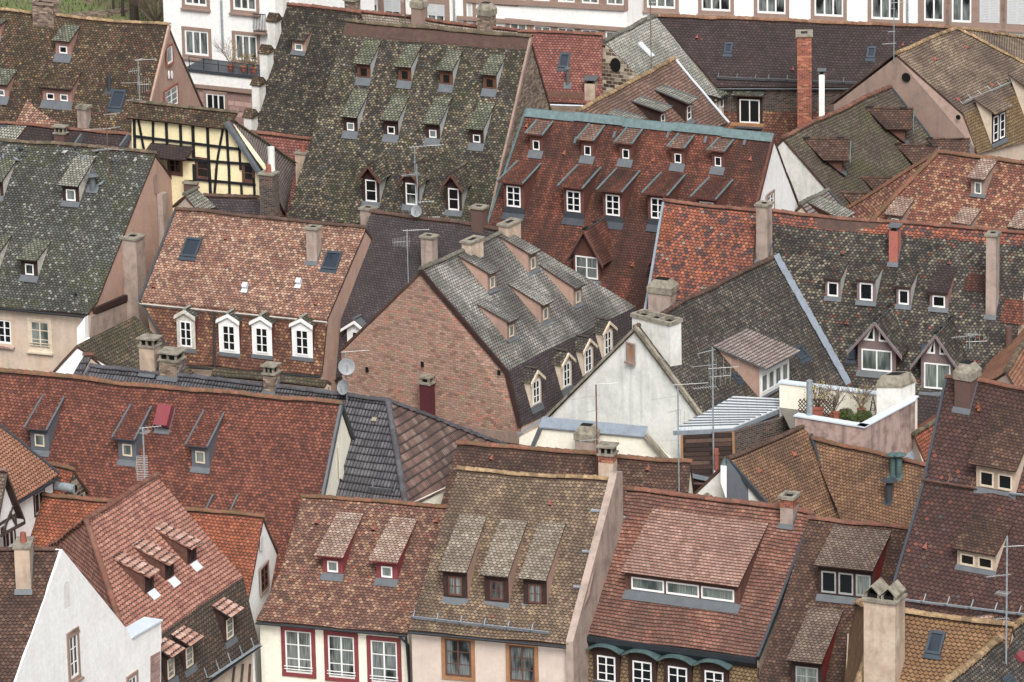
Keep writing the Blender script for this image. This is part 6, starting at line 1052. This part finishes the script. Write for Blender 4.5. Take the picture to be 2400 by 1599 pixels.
def bush(label, P, R, n, m='leaf', seed=0, name='shrub', cat='shrub', twigs=40, pot=True, group=None, leaf=.05, h=None):
    rng = random.Random(seed); t = thing(name, label, cat, P, group); h = h or R*1.3; mb = MB()
    for i in range(twigs):
        d = V((rng.uniform(-.8, .8), rng.uniform(-.8, .8), 1)).normalized(); branch(mb, P+Z*.15, d, h*rng.uniform(.35, .6), .016, 1 if twigs > 20 else 2, rng)
    mb.build('stems', 'twig', t)
    if n:
        mb = MB()
        for i in range(n):
            v = V((rng.gauss(0, 1), rng.gauss(0, 1), rng.gauss(0, 1))).normalized()*R*rng.uniform(.55, 1.0); v.z *= h/R*.5; c = P+Z*(h*.55)+v; a = V((rng.gauss(0, 1), rng.gauss(0, 1), rng.gauss(0, 1))).normalized()*leaf; b = a.cross(V((rng.gauss(0, 1), rng.gauss(0, 1), rng.gauss(0, 1)))).normalized()*leaf*.6; mb.face([c-a, c+b, c+a, c-b])
        mb.build('foliage', m, t)
    if pot: mb = MB(); mb.tube(P-Z*.15, P+Z*.15, .14, .2, 14); mb.build('pot', 'terracotta', t)
    return t
ft = 14-1.05+.2; pw_ = Plane(t1+Z*0-V((0,-1.2,0)), V((1,-.1,0)), 90)
ZT = 13.4
bush('round clipped green bush behind the terrace parapet', atz(q(12,715,720), ZT), .36, 1600, seed=1, twigs=24, leaf=.04)
bush('low green bush right of the clipped bush on the terrace', atz(q(12,780,745), ZT), .28, 900, seed=2, twigs=24, leaf=.04)
bush('loose yellow green bush at the terrace parapet corner', atz(q(12,880,740), ZT), .38, 1100, m='flower' if False else 'leaf', seed=3, twigs=24, leaf=.045)
bush('bare twiggy shrub in a terracotta pot on the terrace', atz(q(12,600,700), ZT), .5, 0, seed=4, twigs=14, h=1.6)
bush('sparse bare shrub against the white terrace wall', atz(q(12,860,650), ZT), .5, 60, m='flower', seed=5, twigs=12, h=1.2)
bush('climbing plant with small yellow leaves on the lattice', atz(q(12,460,640), ZT), .7, 260, m='flower', seed=6, twigs=14, h=1.3, leaf=.05)
t = thing('lattice', 'dark diamond lattice screen on the terrace', 'lattice', atz(q(12,430,680), ZT)); lp = Plane(atz(q(12,430,680), ZT), V((1,-.1,0)), 90); mb = MB()
for i in range(-4, 14):
    for s_ in (-1, 1):
        x0 = 280+i*32; a1 = (x0, 700); a2 = (x0+s_*150, 530)
        lo, hi = 278, 610; 
        def clip(pa, pb):
            (x1, y1), (x2, y2) = pa, pb
            if x1 > x2: x1, y1, x2, y2 = x2, y2, x1, y1
            if x2 <= lo or x1 >= hi: return None
            if x1 < lo: y1 += (y2-y1)*(lo-x1)/(x2-x1); x1 = lo
            if x2 > hi: y2 = y1+(y2-y1)*(hi-x1)/(x2-x1); x2 = hi
            return (x1, y1), (x2, y2)
        c = clip(a1, a2)
        if c and abs(c[0][0]-c[1][0]) > 8: beam(mb, lp, q(12,*c[0]), q(12,*c[1]), .035, .02, .01*s_)
o = mb.build('slats', 'w_dark', t)
for lab, x, y, w_ in (('square terracotta planter beside the steel flue', 460, 690, .42), ('tilted terracotta planter beside the clipped bush', 632, 725, .25)):
    P = atz(q(12,x,y), ZT); mb = MB(); u_ = V((1,-.1,0)); mb.cbox(P, u_, w_, w_*.6, .32); 
    for s_ in (-1, 1): mb.cbox(P+V((0,-s_*w_*.3,0)), u_, w_+.06, .05, .06, 0, .32)
    o = mb.build('planter', 'terracotta', None); tag(o, lab, 'planter', 'terracotta planters on the terrace')
t = thing('plant_pyramid', 'small dark pyramid plant support by the terrace wall', 'plant support', atz(q(12,965,690), ZT)); P = atz(q(12,965,690), ZT); mb = MB(); ap = P+Z*.95
for k in range(4): c = V((math.cos(k*1.57+.5), math.sin(k*1.57+.5), 0))*.22; mb.tube(P+c, ap, .014, seg=5)
for hh in (.3, .6):
    pts = [P+V((math.cos(k*1.57+.5), math.sin(k*1.57+.5), 0))*.22*(1-hh/.95)+Z*hh for k in range(4)]
    for k in range(4): mb.tube(pts[k], pts[(k+1) % 4], .01, seg=4)
mb.build('rods', 'beam', t)
for k, (lab, x, y, s_) in enumerate((('yellow leaved shrub in a pot at the left end of the upper terrace', 2080, 640, 5), ('twiggy pot plant second from the left on the upper terrace', 2200, 655, 6), ('bare pot plant right of the middle of the upper terrace', 2290, 665, 7))):
    bush(lab, pT.at(q(1,x,y))-pT.n*.5, .4, 70, m='flower', seed=s_, twigs=8, h=1.7 if k == 0 else .9, group='pot plants on the upper terrace')
bush('dark bare hedge against the left corner of the white block', gatz(q(1,1440,240)), 1.6, 0, seed=11, twigs=60, h=4.5, pot=False, name='bare_hedge', cat='hedge')
# ================================================================ aerials
GA = 'television aerials on the roofs'
AN('aerial mast with many small yagis in front of the pink gable with round dormers', T6.pl[0].at(q(1,1285,975)), q(1,1257,545), [(.98,10,1.1,12,.07,False),(.98,60,.5,8,.08,False),(.76,200,.6,7,.16,True),(.5,180,1.1,12,.06,False),(.46,0,.6,6,.5,True),(.14,190,.8,9,.2,False)], m='galv')
AN('thin rusty aerial mast standing on the lichen grey roof', L7.pl[0].at(q(5,1000,60)), q(1,940,1010), [(.93,20,.8,3,.1,False),(.72,185,1.3,9,.1,False),(.72,25,.8,3,.05,False),(.42,200,.9,14,.28,False),(.42,-20,1.0,10,.1,False)], m='rust')
AN('leaning aerial behind the three gabled dormers with one long yagi', T5.pl[0].at(q(6,1470,330)), q(2,1450,1350), [(1.0,12,1.7,10,.3,False)], m='galv')
AN('tall aerial mast with yellowed yagi and dark dish on the plum ridge', L9.RL+(L9.RR-L9.RL)*.34, q(6,1470,-60), [(.82,200,.9,12,.4,False),(.3,10,.9,6,.2,False),(.02,0,1.2,12,.12,False)], m='galv', dish=[(.13,-110,.27)])
AN('short mast with a hooked foot and crossed yagi on the plum roof', L9.pl[0].at(q(6,1400,1040)), q(6,1380,540), [(.98,5,1.2,14,.12,False),(.78,190,.8,12,.28,True)], m='galv')
AN('aerial mast with two pale square dishes before the brick gable', L6.RL+(L6.RR-L6.RL)*.45+L6.n*.2, q(10,955,95), [(1.0,10,1.2,16,.1,False)], m='galv', dish=[(.68,-80,.36),(.22,-130,.32)])
AN('galvanised mast with wire grid reflector before the dark red roof', L3.RL+(L3.RR-L3.RL)*.47, q(9,872,805), [(1.0,15,.9,7,.3,False),(.93,60,.5,8,.2,False)], m='galv', r=.035)
A_ = bpy.data.objects[[o.name for o in bpy.data.objects if o.name.startswith('tv_antenna')][-1]]; P = WL(A_); mb = MB(); hm = onp(q(9,872,805), P, V((0,-1,0))).z-P.z
for i in range(15): z = P+Z*(hm*.34+i*hm*.022); mb.tube(z-V((.38,.1,0))+V((.1*abs(i-7)/7,0,0)), z+V((.16,-.1,0)), .009, seg=4)
mb.tube(P+Z*hm*.34-V((.3,.1,0)), P+Z*hm*.65-V((.3,.1,0)), .012, seg=4); mb.build('grid_reflector', 'alu', A_)
zt_ = lambda P: P
AN('aerial mast left of the cowled brick chimney before the cream annex', F2b.pl[0].at(q(11,785,1265)), q(11,775,395), [(1.0,8,1.1,14,.06,False),(.88,205,1.4,12,.06,False),(.73,215,.7,8,.06,False),(.42,195,.9,10,.14,False)], m='rust', r=.03)
AN('aerial mast at the right end of the white gable wall', F2b.pl[0].at(q(11,1535,1410)), q(11,1487,400), [(1.0,8,1.5,16,.06,False),(.9,203,1.4,12,.06,False),(.77,215,.6,8,.1,False),(.67,10,.5,4,.5,True),(.5,190,.8,8,.14,False)], m='galv', r=.03)
AN('tallest aerial mast rising in front of the zinc roofed timber box', atz(q(11,1852,1170), 12.6), q(11,1825,60), [(.98,215,.9,10,.08,False),(.86,195,1.1,10,.05,False),(.83,8,1.3,5,.5,True),(.76,12,.9,5,.5,True),(.68,195,1.0,9,.3,False)], m='galv', r=.035)
AN('slim mast on the plum roof left of the buff hipped house', R4.RL+V((-.1,0,0)), q(4,1210,0), [(.95,15,.9,10,.08,False),(.84,190,.4,4,.1,False),(.42,190,.35,8,.14,False),(.2,190,.7,9,.2,False)], m='galv')
AN('rusty mast standing on the bleached grey roof', T2.pl[0].at(q(3,1280,665)), q(3,1247,10), [(.98,0,.5,3,.05,False),(.75,180,.2,4,.2,True)], m='rust')
AN('rusty aerial behind the red cap tiles of the huge mottled roof', T5b.pl[0].at(q(2,1372,260)), q(2,1362,-10), [(.95,185,1.3,7,.1,False),(.9,10,.9,6,.1,False),(.45,15,1.0,5,.1,False),(.1,200,.9,5,.2,False)], m='rust')
AN('mast with yellowed yagis and curved fin aerial above the ochre roof', F7.pl[0].at(q(16,1250,800)), q(16,1236,130), [(.92,5,.9,9,.12,False),(.7,195,.95,10,.16,False),(.55,150,.5,12,.3,False),(.36,190,.5,6,.2,False)], m='galv', r=.035)
AN('aerial with comb shaped yagi above the right half timbered dormer', R1.pl[1].at(q(12,1850,150)), q(12,1845,-60), [(.95,195,1.0,12,.28,False),(.98,20,.5,10,.3,False),(.7,0,1.0,6,.6,True)], m='galv')
# ================================================================ pigeons
def pigeon_mesh():
    v, f = [], []
    ctr = [(-.17,.05,.012,.008),(-.10,.06,.035,.022),(-.04,.075,.055,.05),(.02,.09,.06,.06),(.07,.11,.045,.05),(.10,.14,.03,.032),(.115,.165,.028,.028),(.13,.172,.02,.02),(.155,.165,.004,.004)]; K = 8
    for x, z, ry, rz in ctr:
        for i in range(K): t = 2*math.pi*i/K; v.append((x, math.cos(t)*ry, z+math.sin(t)*rz))
    for j in range(len(ctr)-1):
        for i in range(K): i2 = (i+1) % K; f.append((j*K+i, j*K+i2, (j+1)*K+i2, (j+1)*K+i))
    f.append(tuple(range(K))[::-1]); f.append(tuple((len(ctr)-1)*K+i for i in range(K)))
    for s_ in (-1, 1):
        b = len(v)
        for dx, dy in ((-.008,-.008),(.008,-.008),(.008,.008),(-.008,.008)): v.append((.01+dx, s_*.025+dy, .05)); 
        for dx, dy in ((-.006,-.006),(.006,-.006),(.006,.006),(-.006,.006)): v.append((.01+dx, s_*.025+dy, -.01))
        for i in range(4): f.append((b+i, b+(i+1) % 4, b+4+(i+1) % 4, b+4+i))
    me = bpy.data.meshes.new('pigeon'); me.from_pydata(v, [], f); me.polygons.foreach_set('use_smooth', [True]*len(f)); me.materials.append(M['pigeon']); return me
pm = pigeon_mesh(); pm2 = pm.copy(); pm2.materials[0] = M['pigeon_w']; pm3 = pm.copy(); pm3.materials[0] = M['pigeon_d']
PG = [(1,190,1392,2,'dark pigeon on the grey roof, just below the ridge, second from the left'),(1,245,1408,0,'grey pigeon beside the dark one below the left ridge'),(1,30,1462,0,'grey pigeon nearest the left edge of the lichen roof'),(1,595,1428,1,'pale pigeon alone below the ridge, left of the short pair'),(1,710,1442,0,'grey pigeon under the dark ridge pigeon, mid ridge'),(1,695,1390,2,'dark pigeon perched on the ridge itself, mid roof'),(1,895,1412,2,'dark pigeon just left of the rusty mast'),(1,680,1503,1,'pale pigeon above the pale tiled dormer'),(1,775,1476,0,'grey pigeon between the pale pigeon and the rusty mast'),(1,1042,1500,0,'grey pigeon at the right of the rusty mast foot'),(1,1240,1502,1,'white pigeon nearest the pink gable'),(1,150,1488,0,'grey pigeon in the middle of the left flock'),(1,215,1458,2,'dark pigeon at the right of the left flock'),(1,95,1538,2,'dark pigeon lowest in the left flock'),(5,695,1155,2,'dark pigeon low on the roof above the eaves'),(5,795,1232,1,'white pigeon standing just above the gutter'),(5,930,145,0,'grey pigeon beside the zinc vent cowl')]
for i, (r, x, y, k, lab) in enumerate(PG):
    P = L7.pl[0].at(q(r,x,y)); P = P+wob(P)+Z*.03; o = bpy.data.objects.new('pigeon', (pm, pm2, pm3)[k]); C0.collection.objects.link(o); o.location = P; o.rotation_euler = (0, 0, random.uniform(0, 6.28)); o.scale = (1.25,)*3; tag(o, lab, 'pigeon', 'pigeons on the lichen grey roof')
P = atz(q(4,325,305), 20.0)
